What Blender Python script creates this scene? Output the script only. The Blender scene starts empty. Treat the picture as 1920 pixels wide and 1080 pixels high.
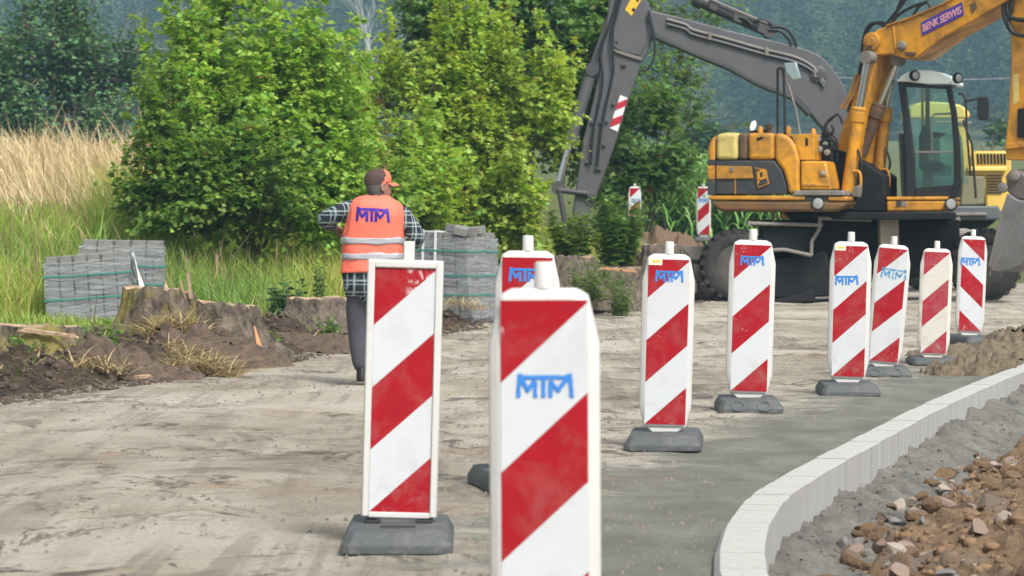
import bpy, bmesh, math, random
import numpy as np
from mathutils import Vector, Matrix, Euler
random.seed(7)
RNG = np.random.default_rng(11)
SC = bpy.context.scene
COL = SC.collection
R = math.radians
# ------------------------------------------------------------------ camera model
FPX, HOR, CAMZ = 5890.0, 418.0, 1.25
TH = math.atan((540.0 - HOR) / FPX)

def P(px, py, Y):
    """point on the vertical plane at distance Y that the photograph shows at px, py"""
    u, v = px - 960.0, 540.0 - py
    dx, dy, dz = u, FPX * math.cos(TH) + v * math.sin(TH), -FPX * math.sin(TH) + v * math.cos(TH)
    t = Y / dy
    return Vector((dx * t, Y, CAMZ + dz * t))

def G(px, py, z=0.0):
    """point at height z"""
    a = P(px, py, 1.0)
    t = (z - CAMZ) / (a.z - CAMZ)
    return Vector((a.x * t, t, z))

# ------------------------------------------------------------------ object helpers
ORG = {}

def tag(o, label=None, cat=None, group=None, kind=None):
    if label: o['label'] = label
    if cat: o['category'] = cat
    if group: o['group'] = group
    if kind: o['kind'] = kind
    return o

def empty(name, loc, label=None, cat=None, group=None, rz=0.0):
    o = bpy.data.objects.new(name, None)
    o.location = loc
    o.rotation_euler = (0, 0, rz)
    o.empty_display_size = 0.2
    COL.objects.link(o)
    tag(o, label, cat, group)
    ORG[o.name] = Vector(loc)
    return o

class MB:
    def __init__(self):
        self.v, self.f, self.m = [], [], []
    def add(self, vs, fs, mi=0):
        n = len(self.v)
        self.v.extend([tuple(x) for x in vs])
        for f in fs:
            self.f.append([n + i for i in f]); self.m.append(mi)
        return self
    def box(self, c, s, rot=None, mi=0):
        hx, hy, hz = s[0] / 2, s[1] / 2, s[2] / 2
        vs = [Vector((x, y, z)) for x in (-hx, hx) for y in (-hy, hy) for z in (-hz, hz)]
        if rot is not None:
            q = rot if isinstance(rot, Matrix) else Euler(rot).to_matrix()
            vs = [q @ v for v in vs]
        vs = [v + Vector(c) for v in vs]
        return self.add(vs, [(0, 1, 3, 2), (4, 6, 7, 5), (0, 4, 5, 1), (2, 3, 7, 6), (0, 2, 6, 4), (1, 5, 7, 3)], mi)
    def prism(self, pts, ext, mi=0):
        """planar outline (3D points) swept by the vector ext"""
        n = len(pts); pts = [Vector(p) for p in pts]; e = Vector(ext)
        nrm = Vector((0, 0, 0))
        for i in range(n):
            nrm += pts[i].cross(pts[(i + 1) % n])
        vs = pts + [p + e for p in pts]
        a, b = list(range(n)), list(range(n, 2 * n))
        if nrm.dot(e) > 0:
            fs = [a[::-1], b] + [(i, (i + 1) % n, n + (i + 1) % n, n + i) for i in range(n)]
        else:
            fs = [a, b[::-1]] + [(i, n + i, n + (i + 1) % n, (i + 1) % n) for i in range(n)]
        return self.add(vs, fs, mi)
    def tube(self, path, r, seg=10, mi=0, cap=True):
        path = [Vector(p) for p in path]; n = len(path)
        rs = r if isinstance(r, (list, tuple)) else [r] * n
        ref = None; vs = []; fs = []
        for i, p in enumerate(path):
            d = (path[min(i + 1, n - 1)] - path[max(i - 1, 0)])
            if d.length < 1e-9: d = Vector((0, 0, 1))
            d.normalize()
            if ref is None:
                ref = Vector((0, 0, 1)) if abs(d.z) < 0.9 else Vector((1, 0, 0))
            a = d.cross(ref)
            if a.length < 1e-6: a = d.orthogonal()
            a.normalize(); b = d.cross(a).normalized(); ref = a.cross(d) if False else ref
            for k in range(seg):
                t = 2 * math.pi * k / seg
                vs.append(p + (a * math.cos(t) + b * math.sin(t)) * rs[i])
        for i in range(n - 1):
            for k in range(seg):
                k2 = (k + 1) % seg
                fs.append((i * seg + k, i * seg + k2, (i + 1) * seg + k2, (i + 1) * seg + k))
        if cap:
            fs.append(tuple(range(seg))[::-1]); fs.append(tuple((n - 1) * seg + k for k in range(seg)))
        return self.add(vs, fs, mi)
    def lathe(self, c, axis, prof, seg=32, mi=0):
        """prof: (distance along axis, radius)"""
        c = Vector(c); ax = Vector(axis).normalized(); a = ax.orthogonal().normalized(); b = ax.cross(a)
        vs, fs = [], []
        for h, r in prof:
            for k in range(seg):
                t = 2 * math.pi * k / seg
                vs.append(c + ax * h + (a * math.cos(t) + b * math.sin(t)) * r)
        n = len(prof)
        for i in range(n - 1):
            for k in range(seg):
                k2 = (k + 1) % seg
                fs.append((i * seg + k, i * seg + k2, (i + 1) * seg + k2, (i + 1) * seg + k))
        fs.append(tuple(range(seg))[::-1]); fs.append(tuple((n - 1) * seg + k for k in range(seg)))
        return self.add(vs, fs, mi)
    def loft(self, rings, mi=0, cap=True):
        n = len(rings[0]); vs = [p for r in rings for p in r]; fs = []
        for i in range(len(rings) - 1):
            for k in range(n):
                k2 = (k + 1) % n
                fs.append((i * n + k, i * n + k2, (i + 1) * n + k2, (i + 1) * n + k))
        if cap:
            fs.append(tuple(range(n))[::-1]); fs.append(tuple((len(rings) - 1) * n + k for k in range(n)))
        return self.add(vs, fs, mi)

def obj(name, mb, mats, parent=None, loc=None, bevel=0.0, seg=2, smooth=40, sub=0):
    """link a collected shape as one mesh object; coordinates in mb are world (or the parent's, if the parent is not registered)"""
    o3 = Vector((0, 0, 0))
    if parent is not None: o3 = ORG.get(parent.name, Vector((0, 0, 0)))
    elif loc is not None: o3 = Vector(loc)
    me = bpy.data.meshes.new(name)
    me.from_pydata([tuple(Vector(v) - o3) for v in mb.v], [], mb.f)
    mats = mats if isinstance(mats, (list, tuple)) else [mats]
    for m in mats: me.materials.append(m)
    me.polygons.foreach_set('material_index', mb.m)
    bm = bmesh.new(); bm.from_mesh(me)
    bmesh.ops.recalc_face_normals(bm, faces=bm.faces)
    bm.to_mesh(me); bm.free()
    o = bpy.data.objects.new(name, me); COL.objects.link(o)
    if parent is not None:
        o.parent = parent
    elif loc is not None:
        o.location = loc
    ORG[o.name] = o3
    if smooth:
        me.polygons.foreach_set('use_smooth', [True] * len(me.polygons))
        me.set_sharp_from_angle(angle=R(smooth))
    if bevel > 0:
        b = o.modifiers.new('bevel', 'BEVEL'); b.width = bevel; b.segments = seg; b.limit_method = 'ANGLE'; b.angle_limit = R(28)
        b.harden_normals = False
    if sub:
        s = o.modifiers.new('sub', 'SUBSURF'); s.levels = s.render_levels = sub
    return o

def np_mesh(name, V, F, mats, loc=(0, 0, 0), col=None, mi=None, smooth=False, parent=None):
    """numpy arrays to one mesh; F is (n, k)"""
    me = bpy.data.meshes.new(name)
    V = np.asarray(V, np.float32); F = np.asarray(F, np.int32)
    k = F.shape[1]
    me.vertices.add(len(V)); me.loops.add(F.size); me.polygons.add(len(F))
    o3 = ORG.get(parent.name, Vector((0, 0, 0))) if parent is not None else Vector(loc)
    V = V - np.array(o3, np.float32)
    me.vertices.foreach_set('co', V.ravel())
    me.loops.foreach_set('vertex_index', F.ravel())
    me.polygons.foreach_set('loop_start', np.arange(0, F.size, k, dtype=np.int32))
    me.polygons.foreach_set('loop_total', np.full(len(F), k, np.int32))
    if mi is not None: me.polygons.foreach_set('material_index', np.asarray(mi, np.int32))
    me.update(calc_edges=True)
    if col is not None:
        a = me.color_attributes.new('col', 'FLOAT_COLOR', 'POINT')
        c4 = np.ones((len(V), 4), np.float32); c4[:, :col.shape[1]] = col
        a.data.foreach_set('color', c4.ravel())
    mats = mats if isinstance(mats, (list, tuple)) else [mats]
    for m in mats: me.materials.append(m)
    if smooth: me.polygons.foreach_set('use_smooth', np.ones(len(F), bool))
    o = bpy.data.objects.new(name, me); COL.objects.link(o)
    if parent is not None: o.parent = parent
    else: o.location = o3
    ORG[o.name] = o3
    return o

def copy_tree(o, parent=None):
    c = o.copy(); COL.objects.link(c)
    if parent is not None: c.parent = parent
    for ch in list(o.children): copy_tree(ch, c)
    return c

# ------------------------------------------------------------------ noise for shapes
_perm = RNG.permutation(4096)
def vnoise(x, y, s=0):
    x = np.asarray(x, float); y = np.asarray(y, float)
    xi = np.floor(x).astype(int); yi = np.floor(y).astype(int)
    xf = x - xi; yf = y - yi
    u = xf * xf * (3 - 2 * xf); w = yf * yf * (3 - 2 * yf)
    def h(a, b): return _perm[(_perm[(a + s * 131) & 4095] + b) & 4095] / 4095.0
    return ((h(xi, yi) * (1 - u) + h(xi + 1, yi) * u) * (1 - w) + (h(xi, yi + 1) * (1 - u) + h(xi + 1, yi + 1) * u) * w) * 2 - 1
def fbm(x, y, o=4, s=0):
    r = 0; a = 1.0; f = 1.0
    for i in range(o):
        r = r + a * vnoise(np.asarray(x) * f, np.asarray(y) * f, s + i); a *= .5; f *= 2.03
    return r
def sstep(x, a, b):
    t = np.clip((np.asarray(x, float) - a) / (b - a), 0, 1); return t * t * (3 - 2 * t)

# ------------------------------------------------------------------ materials
def nodes(name):
    m = bpy.data.materials.new(name); m.use_nodes = True
    nt = m.node_tree; b = nt.nodes['Principled BSDF']
    return m, nt, b
def N(nt, t, **kw):
    n = nt.nodes.new(t)
    for k, v in kw.items():
        if k in n.inputs.keys() if hasattr(n, 'inputs') else False: n.inputs[k].default_value = v
        else: setattr(n, k, v)
    return n
def noise(nt, scale, detail=5, rough=.6, vec=None, dist=0.0):
    n = nt.nodes.new('ShaderNodeTexNoise')
    n.inputs['Scale'].default_value = scale; n.inputs['Detail'].default_value = detail
    n.inputs['Roughness'].default_value = rough; n.inputs['Distortion'].default_value = dist
    if vec is not None: nt.links.new(vec, n.inputs['Vector'])
    return n.outputs['Fac']
def ramp(nt, fac, p0, p1, c0=(0, 0, 0, 1), c1=(1, 1, 1, 1)):
    r = nt.nodes.new('ShaderNodeValToRGB')
    r.color_ramp.elements[0].position = p0; r.color_ramp.elements[1].position = p1
    r.color_ramp.elements[0].color = c0; r.color_ramp.elements[1].color = c1
    nt.links.new(fac, r.inputs[0]); return r.outputs[0]
def mixc(nt, fac, a, b, mode='MIX'):
    m = nt.nodes.new('ShaderNodeMix'); m.data_type = 'RGBA'; m.blend_type = mode
    for s, v in ((0, fac), (6, a), (7, b)):
        if isinstance(v, (int, float)): m.inputs[s].default_value = v
        elif isinstance(v, (tuple, list)): m.inputs[s].default_value = tuple(v)[:3] + (1,)
        else: nt.links.new(v, m.inputs[s])
    return m.outputs[2]
def math_(nt, op, a, b=None):
    m = nt.nodes.new('ShaderNodeMath'); m.operation = op
    for i, v in ((0, a), (1, b)):
        if v is None: continue
        if isinstance(v, (int, float)): m.inputs[i].default_value = v
        else: nt.links.new(v, m.inputs[i])
    return m.outputs[0]
def bump(nt, b, h, strength=.5, dist=.02):
    n = nt.nodes.new('ShaderNodeBump'); n.inputs['Strength'].default_value = strength; n.inputs['Distance'].default_value = dist
    nt.links.new(h, n.inputs['Height']); nt.links.new(n.outputs[0], b.inputs['Normal'])
def objco(nt):
    return nt.nodes.new('ShaderNodeTexCoord').outputs['Object']
def M(name, col, rough=.6, metal=0.0, var=.2, scale=5, dirt=None, damt=.5, dscale=2.5, bmp=0.0, bscale=60, spec=.5, dlo=.45):
    m, nt, b = nodes(name)
    co = objco(nt)
    n1 = noise(nt, scale, 6, .65, co)
    d = tuple(c * (1 - var) for c in col); l = tuple(min(1, c * (1 + var)) for c in col)
    c = mixc(nt, n1, d, l)
    if dirt is not None:
        n2 = noise(nt, dscale, 8, .7, co, .6)
        f = ramp(nt, n2, dlo, dlo + .25)
        f = math_(nt, 'MULTIPLY', f, damt)
        c = mixc(nt, f, c, dirt)
        rr = nt.nodes.new('ShaderNodeMapRange'); rr.inputs[3].default_value = rough; rr.inputs[4].default_value = min(1, rough + .35)
        nt.links.new(f, rr.inputs[0]); nt.links.new(rr.outputs[0], b.inputs['Roughness'])
    else:
        b.inputs['Roughness'].default_value = rough
    nt.links.new(c, b.inputs['Base Color'])
    b.inputs['Metallic'].default_value = metal
    b.inputs['Specular IOR Level'].default_value = spec
    if bmp > 0: bump(nt, b, noise(nt, bscale, 6, .7, co), bmp, .02)
    return m

def leaf_mat(name, trans=.35, tint=(1.25, 1.2, .5), rough=.5):
    m, nt, b = nodes(name)
    a = nt.nodes.new('ShaderNodeAttribute'); a.attribute_name = 'col'
    nt.links.new(a.outputs['Color'], b.inputs['Base Color'])
    b.inputs['Roughness'].default_value = rough; b.inputs['Specular IOR Level'].default_value = .35
    t = nt.nodes.new('ShaderNodeBsdfTranslucent')
    c = mixc(nt, 1.0, a.outputs['Color'], tint + (1,), 'MULTIPLY')
    nt.links.new(c, t.inputs['Color'])
    x = nt.nodes.new('ShaderNodeMixShader'); x.inputs[0].default_value = trans
    nt.links.new(b.outputs[0], x.inputs[1]); nt.links.new(t.outputs[0], x.inputs[2])
    nt.links.new(x.outputs[0], nt.nodes['Material Output'].inputs['Surface'])
    return m

# ------------------------------------------------------------------ camera, light, sky
cam_d = bpy.data.cameras.new('camera'); cam = bpy.data.objects.new('camera', cam_d); COL.objects.link(cam)
cam.location = (0, 0, CAMZ); cam.rotation_euler = (R(90) - TH, 0, 0)
cam_d.sensor_width = 36.0; cam_d.lens = 36.0 * FPX / 1920.0
cam_d.clip_start = .5; cam_d.clip_end = 3000
cam_d.dof.use_dof = True; cam_d.dof.focus_distance = 22.0; cam_d.dof.aperture_fstop = 7.5
SC.camera = cam

SUN_EL, SUN_AZ = R(50), R(150)       # high, behind the camera to the right; veiled by cloud
w = bpy.data.worlds.new('World'); SC.world = w; w.use_nodes = True
nt = w.node_tree; bg = nt.nodes['Background']
sky = nt.nodes.new('ShaderNodeTexSky'); sky.sky_type = 'NISHITA'; sky.sun_disc = False
sky.sun_elevation = SUN_EL; sky.sun_rotation = SUN_AZ
sky.air_density = 1.0; sky.dust_density = 4.0; sky.ozone_density = 1.0
hs = nt.nodes.new('ShaderNodeHueSaturation'); hs.inputs['Saturation'].default_value = .12
nt.links.new(sky.outputs[0], hs.inputs['Color']); nt.links.new(hs.outputs[0], bg.inputs['Color'])
bg.inputs['Strength'].default_value = .115
sd = bpy.data.lights.new('sun', 'SUN'); sd.energy = 2.3; sd.angle = R(16); sd.color = (1.0, .965, .9)
sun = bpy.data.objects.new('sun', sd); COL.objects.link(sun)
sv = Vector((math.sin(SUN_AZ) * math.cos(SUN_EL), math.cos(SUN_AZ) * math.cos(SUN_EL), math.sin(SUN_EL)))
sun.rotation_euler = sv.to_track_quat('Z', 'Y').to_euler(); sun.location = (0, 0, 90)
SC.view_settings.view_transform = 'Standard'; SC.view_settings.look = 'None'
SC.view_settings.gamma = 1.0; SC.view_settings.exposure = 0.82
SC.cycles.max_bounces = 6; SC.cycles.transparent_max_bounces = 12; SC.cycles.volume_bounces = 0
SC.cycles.use_denoising = True
# ------------------------------------------------------------------ terrain
_ey = np.array([0, 9, 22.5, 24.4, 27, 33.2, 38.3, 45.4, 51.8, 60, 80, 1000.])
_ex = np.array([-8.6, -6.8, -3.67, -3.15, -2.5, -1.5, -.4, 1.77, 3.2, 5.2, 9., 200.])
def xe(y): return np.interp(y, _ey, _ex)
_ky = np.array([0, 8.4, 8.6, 9.0, 9.6, 10.2, 10.76, 11.6, 12.47, 13.8, 15.3, 16.75, 20.1, 23.0, 27., 31.2, 36, 45, 60, 1000.])
_kx = np.array([9, 3.0, 1.55, 1.0, .76, .69, .69, .745, .83, 1.02, 1.35, 1.71, 2.52, 3.28, 4.4, 5.6, 7, 10, 15.5, 300.])
def xk(y): return np.interp(y, _ky, _kx)
KW = .185
def H(x, y):
    x = np.asarray(x, float); y = np.asarray(y, float)
    d = xe(y) - x
    d = d + .25 * vnoise(y * .5, x * .5, 3)
    side = sstep(d, -.15, .5)
    road = .012 * fbm(x * .8, y * .6, 3, 20) + .005 * fbm(x * 6, y * 6, 4, 30) - .03 * np.exp(-((d + 1.6) / .35) ** 2)
    clod = np.abs(fbm(x * 2.6, y * 2.6, 5, 40))
    soilz = .17 * sstep(d, 0, .7) * (1 - .35 * sstep(d, .9, 2.0)) + side * (1 - sstep(d, 2.0, 3.2)) * (.13 * clod - .04 + .05 * fbm(x * 9, y * 9, 2, 60))
    gras = 1.0 * sstep(d, 4.6, 8.5) + .25 * sstep(d, 8, 20) + .06 * fbm(x * .7, y * .7, 3, 70) * sstep(d, 2, 4)
    far = .032 * np.clip(y - 72, 0, 900) + .14 * np.clip(y - 560, 0, 900)
    z = road * (1 - side) + soilz + gras * side * (1 - sstep(y, 60, 140) * .8) + far
    # cut for the verge behind the kerb
    z = z + .55 * sstep(y, 47, 55) * sstep(d, .1, 1.3) * (1 - sstep(y, 90, 140))
    r = x - (xk(y) + KW)
    z = z - .42 * sstep(r, -.16, -.04) * (1 - sstep(y, 34, 44)) * (y < 60)
    return z
def Hs(x, y): return float(H(np.array([x]), np.array([y]))[0])

def road_mat():
    m, nt, b = nodes('earth_surface')
    co = objco(nt)
    a = nt.nodes.new('ShaderNodeAttribute'); a.attribute_name = 'col'
    sp = nt.nodes.new('ShaderNodeSeparateColor'); nt.links.new(a.outputs['Color'], sp.inputs[0])
    mp = nt.nodes.new('ShaderNodeMapping'); mp.inputs['Rotation'].default_value = (0, 0, R(13)); mp.inputs['Scale'].default_value = (1.0, .55, 1)
    nt.links.new(co, mp.inputs['Vector']); v = mp.outputs[0]
    n_big = noise(nt, .55, 6, .6, v, .4); n_mid = noise(nt, 2.2, 8, .65, v, .5); n_fine = noise(nt, 34, 6, .75, co); n_grit = noise(nt, 160, 3, .7, co)
    tan = mixc(nt, ramp(nt, n_mid, .35, .65), (.37, .315, .25), (.53, .475, .385))
    pale = mixc(nt, ramp(nt, n_big, .45, .58), tan, (.62, .565, .475))
    grey = mixc(nt, ramp(nt, noise(nt, .75, 9, .70, v, 1.2), .53, .64), pale, (.215, .19, .155))
    brown = mixc(nt, math_(nt, 'MULTIPLY', ramp(nt, noise(nt, .9, 7, .6, co, .5), .56, .68), .6), grey, (.40, .28, .17))
    ms = nt.nodes.new('ShaderNodeMapping'); ms.inputs['Rotation'].default_value = (0, 0, R(13)); ms.inputs['Scale'].default_value = (5.5, .16, 1); nt.links.new(co, ms.inputs['Vector'])
    track = math_(nt, 'MULTIPLY', ramp(nt, noise(nt, 1.0, 6, .62, ms.outputs[0], .3), .50, .58), ramp(nt, noise(nt, .6, 5, .6, co), .40, .58))
    brown = mixc(nt, math_(nt, 'MULTIPLY', track, .42), brown, (.19, .165, .132))
    wet = math_(nt, 'MULTIPLY', ramp(nt, noise(nt, 1.5, 9, .74, v, 1.8), .565, .61), ramp(nt, noise(nt, .35, 3, .5, co), .40, .52))
    brown = mixc(nt, math_(nt, 'MULTIPLY', wet, .85), brown, (.10, .088, .075))
    crk = math_(nt, 'ABSOLUTE', math_(nt, 'SUBTRACT', noise(nt, 1.1, 5, .62, v, .9), .5)); crk = ramp(nt, crk, .004, .022, (1, 1, 1, 1), (0, 0, 0, 1))
    crk = math_(nt, 'MULTIPLY', crk, ramp(nt, noise(nt, .8, 5, .65, co), .47, .60))
    brown = mixc(nt, math_(nt, 'MULTIPLY', crk, .8), brown, (.085, .072, .06))
    damp = mixc(nt, ramp(nt, n_mid, .4, .65), (.20, .205, .175), (.31, .31, .27))
    fd = math_(nt, 'MULTIPLY', sp.outputs[2], 1.0)
    fd = ramp(nt, math_(nt, 'ADD', fd, math_(nt, 'MULTIPLY', math_(nt, 'SUBTRACT', noise(nt, 1.6, 8, .7, co, .8), .5), 1.9)), .33, .68)
    c = mixc(nt, fd, brown, damp)
    # dark crumbs and pebbles
    vo = nt.nodes.new('ShaderNodeTexVoronoi'); vo.inputs['Scale'].default_value = 9; nt.links.new(co, vo.inputs['Vector'])
    crumb = math_(nt, 'MULTIPLY', ramp(nt, vo.outputs['Distance'], .10, .17, (1, 1, 1, 1), (0, 0, 0, 1)), ramp(nt, noise(nt, 1.1, 5, .6, co), .50, .62))
    c = mixc(nt, math_(nt, 'MULTIPLY', crumb, .7), c, (.13, .11, .09))
    c = mixc(nt, math_(nt, 'MULTIPLY', ramp(nt, n_grit, .60, .74), .5), c, (.62, .58, .52))
    c = mixc(nt, math_(nt, 'MULTIPLY', ramp(nt, n_fine, .36, .52, (1, 1, 1, 1), (0, 0, 0, 1)), .38), c, (.17, .15, .125))
    soil = mixc(nt, ramp(nt, noise(nt, 3.5, 8, .7, co), .35, .7), (.042, .030, .022), (.135, .098, .070))
    soil = mixc(nt, ramp(nt, noise(nt, 20, 5, .7, co), .60, .70), mixc(nt, ramp(nt, noise(nt, 11, 6, .75, co), .36, .48, (1, 1, 1, 1), (0, 0, 0, 1)), soil, (.022, .016, .012)), (.20, .155, .11))  # near-black spots paint shaded crevices into the soil colour
    c = mixc(nt, ramp(nt, math_(nt, 'ADD', sp.outputs[0], math_(nt, 'MULTIPLY', math_(nt, 'SUBTRACT', noise(nt, 2.5, 6, .65, co), .5), .5)), .35, .6), c, soil)
    gcol = mixc(nt, ramp(nt, noise(nt, 1.2, 6, .6, co), .4, .6), (.085, .115, .032), (.15, .155, .055))
    c = mixc(nt, ramp(nt, math_(nt, 'ADD', sp.outputs[1], math_(nt, 'MULTIPLY', math_(nt, 'SUBTRACT', noise(nt, 2, 6, .65, co), .5), .5)), .35, .6), c, gcol)
    nt.links.new(c, b.inputs['Base Color'])
    b.inputs['Roughness'].default_value = .92; b.inputs['Specular IOR Level'].default_value = .25
    hgt = math_(nt, 'ADD', math_(nt, 'MULTIPLY', n_fine, .7), math_(nt, 'ADD', math_(nt, 'MULTIPLY', n_grit, .25), math_(nt, 'ADD', n_mid, math_(nt, 'MULTIPLY', crumb, .5))))
    bump(nt, b, hgt, 1.0, .05)
    return m
EARTH = road_mat()

def terrain():
    ys = [4.0]
    while ys[-1] < 1020:
        y = ys[-1]; ys.append(y * (1.0042 if 10 < y < 62 else 1.018))
    ys = np.array(ys); nx = 430
    u = np.linspace(-1, 1, nx); u = .62 * u + .38 * u ** 3
    X = u[None, :] * (6.5 + .42 * ys[:, None]); Y = np.repeat(ys[:, None], nx, 1)
    Z = H(X, Y)
    d = xe(Y) - X
    soil = sstep(d, -.25, .15) * (1 - .75 * sstep(d, 1.6, 2.6))
    grass = np.maximum(sstep(d, 1.5, 3.0), sstep(Y, 63, 68))
    soil = np.maximum(soil, .40 * sstep(d, -1.7, -.1) * (1 - sstep(d, 1.6, 2.6)))
    soil = soil * (1 - sstep(Y, 60, 66))
    dk = xk(Y) - X
    damp = (1 - sstep(dk, .1, 1.9)) * .92
    col = np.stack([soil, grass, damp], -1).reshape(-1, 3)
    V = np.stack([X, Y, Z], -1).reshape(-1, 3)
    ny = len(ys)
    i = np.arange(ny - 1)[:, None] * nx + np.arange(nx - 1)[None, :]
    F = np.stack([i, i + 1, i + nx + 1, i + nx], -1).reshape(-1, 4)
    fd = (d[:-1, :-1] + d[1:, 1:]).ravel() / 2; fy = Y[:-1, :-1].ravel()
    isroad = (fd < .1) & (fy < 66)
    for nm, sel in (('road', isroad), ('ground', ~isroad)):
        f = F[sel]; used = np.unique(f); inv = np.zeros(len(V), int); inv[used] = np.arange(len(used))
        o = np_mesh(nm, V[used], inv[f], EARTH, col=col[used], smooth=True)
        tag(o, {'road': 'pale compacted sand and gravel road bed under construction', 'ground': 'dark soil bank and green verge rising beside the road'}[nm], nm, kind='structure')
terrain()

# ------------------------------------------------------------------ kerb
def kerb_path():
    yy = np.concatenate([np.linspace(8.62, 11, 60), np.linspace(11.02, 33, 300)])
    xx = xk(yy)
    for _ in range(45):
        xx[1:-1] = (xx[:-2] + 2 * xx[1:-1] + xx[2:]) / 4
    s = np.concatenate([[0], np.cumsum(np.hypot(np.diff(xx), np.diff(yy)))])
    return xx, yy, s
KX, KY, KS = kerb_path()
def kpt(s):
    return float(np.interp(s, KS, KX)), float(np.interp(s, KS, KY))
def kdir(s):
    a = kpt(max(0, s - .15)); b = kpt(min(KS[-1], s + .15)); d = Vector((b[0] - a[0], b[1] - a[1], 0)); d.normalize(); return d

def conc_mat():
    m, nt, b = nodes('kerb_concrete')
    co = objco(nt)
    oi = nt.nodes.new('ShaderNodeObjectInfo')
    mp = nt.nodes.new('ShaderNodeMapping'); mp.inputs['Scale'].default_value = (5, 5, .5); nt.links.new(co, mp.inputs['Vector'])
    ad = nt.nodes.new('ShaderNodeVectorMath'); ad.operation = 'ADD'; nt.links.new(mp.outputs[0], ad.inputs[0]); nt.links.new(oi.outputs['Location'], ad.inputs[1])
    st = noise(nt, 1.0, 5, .6, ad.outputs[0])
    c = mixc(nt, ramp(nt, st, .32, .68), (.28, .275, .268), (.45, .445, .43))
    c = mixc(nt, math_(nt, 'MULTIPLY', oi.outputs['Random'], .75), c, (.36, .35, .335))
    sx = nt.nodes.new('ShaderNodeSeparateXYZ'); nt.links.new(co, sx.inputs[0])
    mud = ramp(nt, math_(nt, 'ADD', math_(nt, 'MULTIPLY', sx.outputs[2], -6.0), math_(nt, 'MULTIPLY', noise(nt, 9, 6, .7, co), 1.2)), .75, 1.25)
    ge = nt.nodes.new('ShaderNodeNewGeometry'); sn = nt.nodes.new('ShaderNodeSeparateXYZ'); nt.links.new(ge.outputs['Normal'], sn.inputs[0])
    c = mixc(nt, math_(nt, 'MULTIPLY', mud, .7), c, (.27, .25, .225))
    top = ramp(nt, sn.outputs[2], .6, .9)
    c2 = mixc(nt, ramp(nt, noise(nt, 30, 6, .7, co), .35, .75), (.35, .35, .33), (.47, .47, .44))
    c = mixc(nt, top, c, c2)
    nt.links.new(c, b.inputs['Base Color']); b.inputs['Roughness'].default_value = .85
    bump(nt, b, noise(nt, 120, 5, .7, co), .25, .01)
    return m
CONC = conc_mat()
def kerbs():
    s = .05; i = 0
    while s < KS[-1] - .4:
        x, y = kpt(s)
        L = random.uniform(.17, .30) if y < 14.5 else random.uniform(.38, .75)
        p, q = kpt(s + .0018), kpt(s + L - .0018)
        d0, d1 = kdir(s), kdir(s + L)
        n0, n1 = Vector((d0.y, -d0.x, 0)), Vector((d1.y, -d1.x, 0))
        dz = random.uniform(-.003, .003); off = random.uniform(-.0015, .0015)
        top, bot = .05 + dz, -.30
        a, b_ = Vector((p[0], p[1], 0)) + n0 * off, Vector((q[0], q[1], 0)) + n1 * off
        mb = MB()
        ch = .022
        prof = [(0, bot), (0, top - ch * 1.4), (ch, top), (KW - .006, top), (KW, top - .006), (KW, bot)]
        r0 = [a + n0 * u + Vector((0, 0, h)) for u, h in prof]; r1 = [b_ + n1 * u + Vector((0, 0, h)) for u, h in prof]
        n = len(prof); vs = r0 + r1
        fs = [(k, (k + 1) % n, n + (k + 1) % n, n + k) for k in range(n)] + [tuple(range(n))[::-1], tuple(range(n, 2 * n))]
        mb.add(vs, fs)
        c = (a + b_) / 2
        o = obj('kerb_stone', mb, CONC, loc=(c.x, c.y, -.1), smooth=0)
        tag(o, 'pale grey concrete kerb stone set upright in the curved kerb run beside the road', 'kerb stone', 'kerb stones in the curved run')
        s += L; i += 1
kerbs()

def strip_mesh(name, s0, s1, ds, ts, hf, mats, colf=None):
    ss = np.arange(s0, s1, ds); px = np.interp(ss, KS, KX); py = np.interp(ss, KS, KY)
    dx = np.gradient(np.interp(ss, KS, np.convolve(np.pad(KX, 8, 'edge'), np.ones(17) / 17, 'valid'))); dy = np.gradient(np.interp(ss, KS, np.convolve(np.pad(KY, 8, 'edge'), np.ones(17) / 17, 'valid')))
    l = np.hypot(dx, dy); nx_, ny_ = dy / l, -dx / l
    X = px[:, None] + nx_[:, None] * ts[None, :]; Y = py[:, None] + ny_[:, None] * ts[None, :]
    S = np.repeat(ss[:, None], len(ts), 1); T = np.repeat(ts[None, :], len(ss), 0)
    Z = hf(X, Y, S, T)
    n = len(ts); i = np.arange(len(ss) - 1)[:, None] * n + np.arange(n - 1)[None, :]
    F = np.stack([i, i + n, i + n + 1, i + 1], -1).reshape(-1, 4)
    V = np.stack([X, Y, Z], -1).reshape(-1, 3)
    return np_mesh(name, V, F, mats, smooth=True)

HAUNCH = None
def haunch_mat():
    m, nt, b = nodes('fresh_mortar')
    co = objco(nt)
    c = mixc(nt, ramp(nt, noise(nt, 4, 8, .7, co, .3), .35, .68), (.115, .112, .098), (.25, .245, .215))
    c = mixc(nt, math_(nt, 'MULTIPLY', ramp(nt, noise(nt, 90, 4, .7, co), .60, .72), .7), c, (.42, .41, .38))
    c = mixc(nt, math_(nt, 'MULTIPLY', ramp(nt, noise(nt, 45, 4, .7, co), .32, .42, (1, 1, 1, 1), (0, 0, 0, 1)), .6), c, (.05, .05, .045))
    nt.links.new(c, b.inputs['Base Color']); b.inputs['Roughness'].default_value = .9
    bump(nt, b, noise(nt, 70, 6, .75, co), 1.0, .02)
    return m
MORTAR = haunch_mat()
def top_of_haunch(S): return -.135 + .03 * vnoise(S * 3.1, S * 0, 5) + .05 * sstep(S, 7, 16) 
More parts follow.
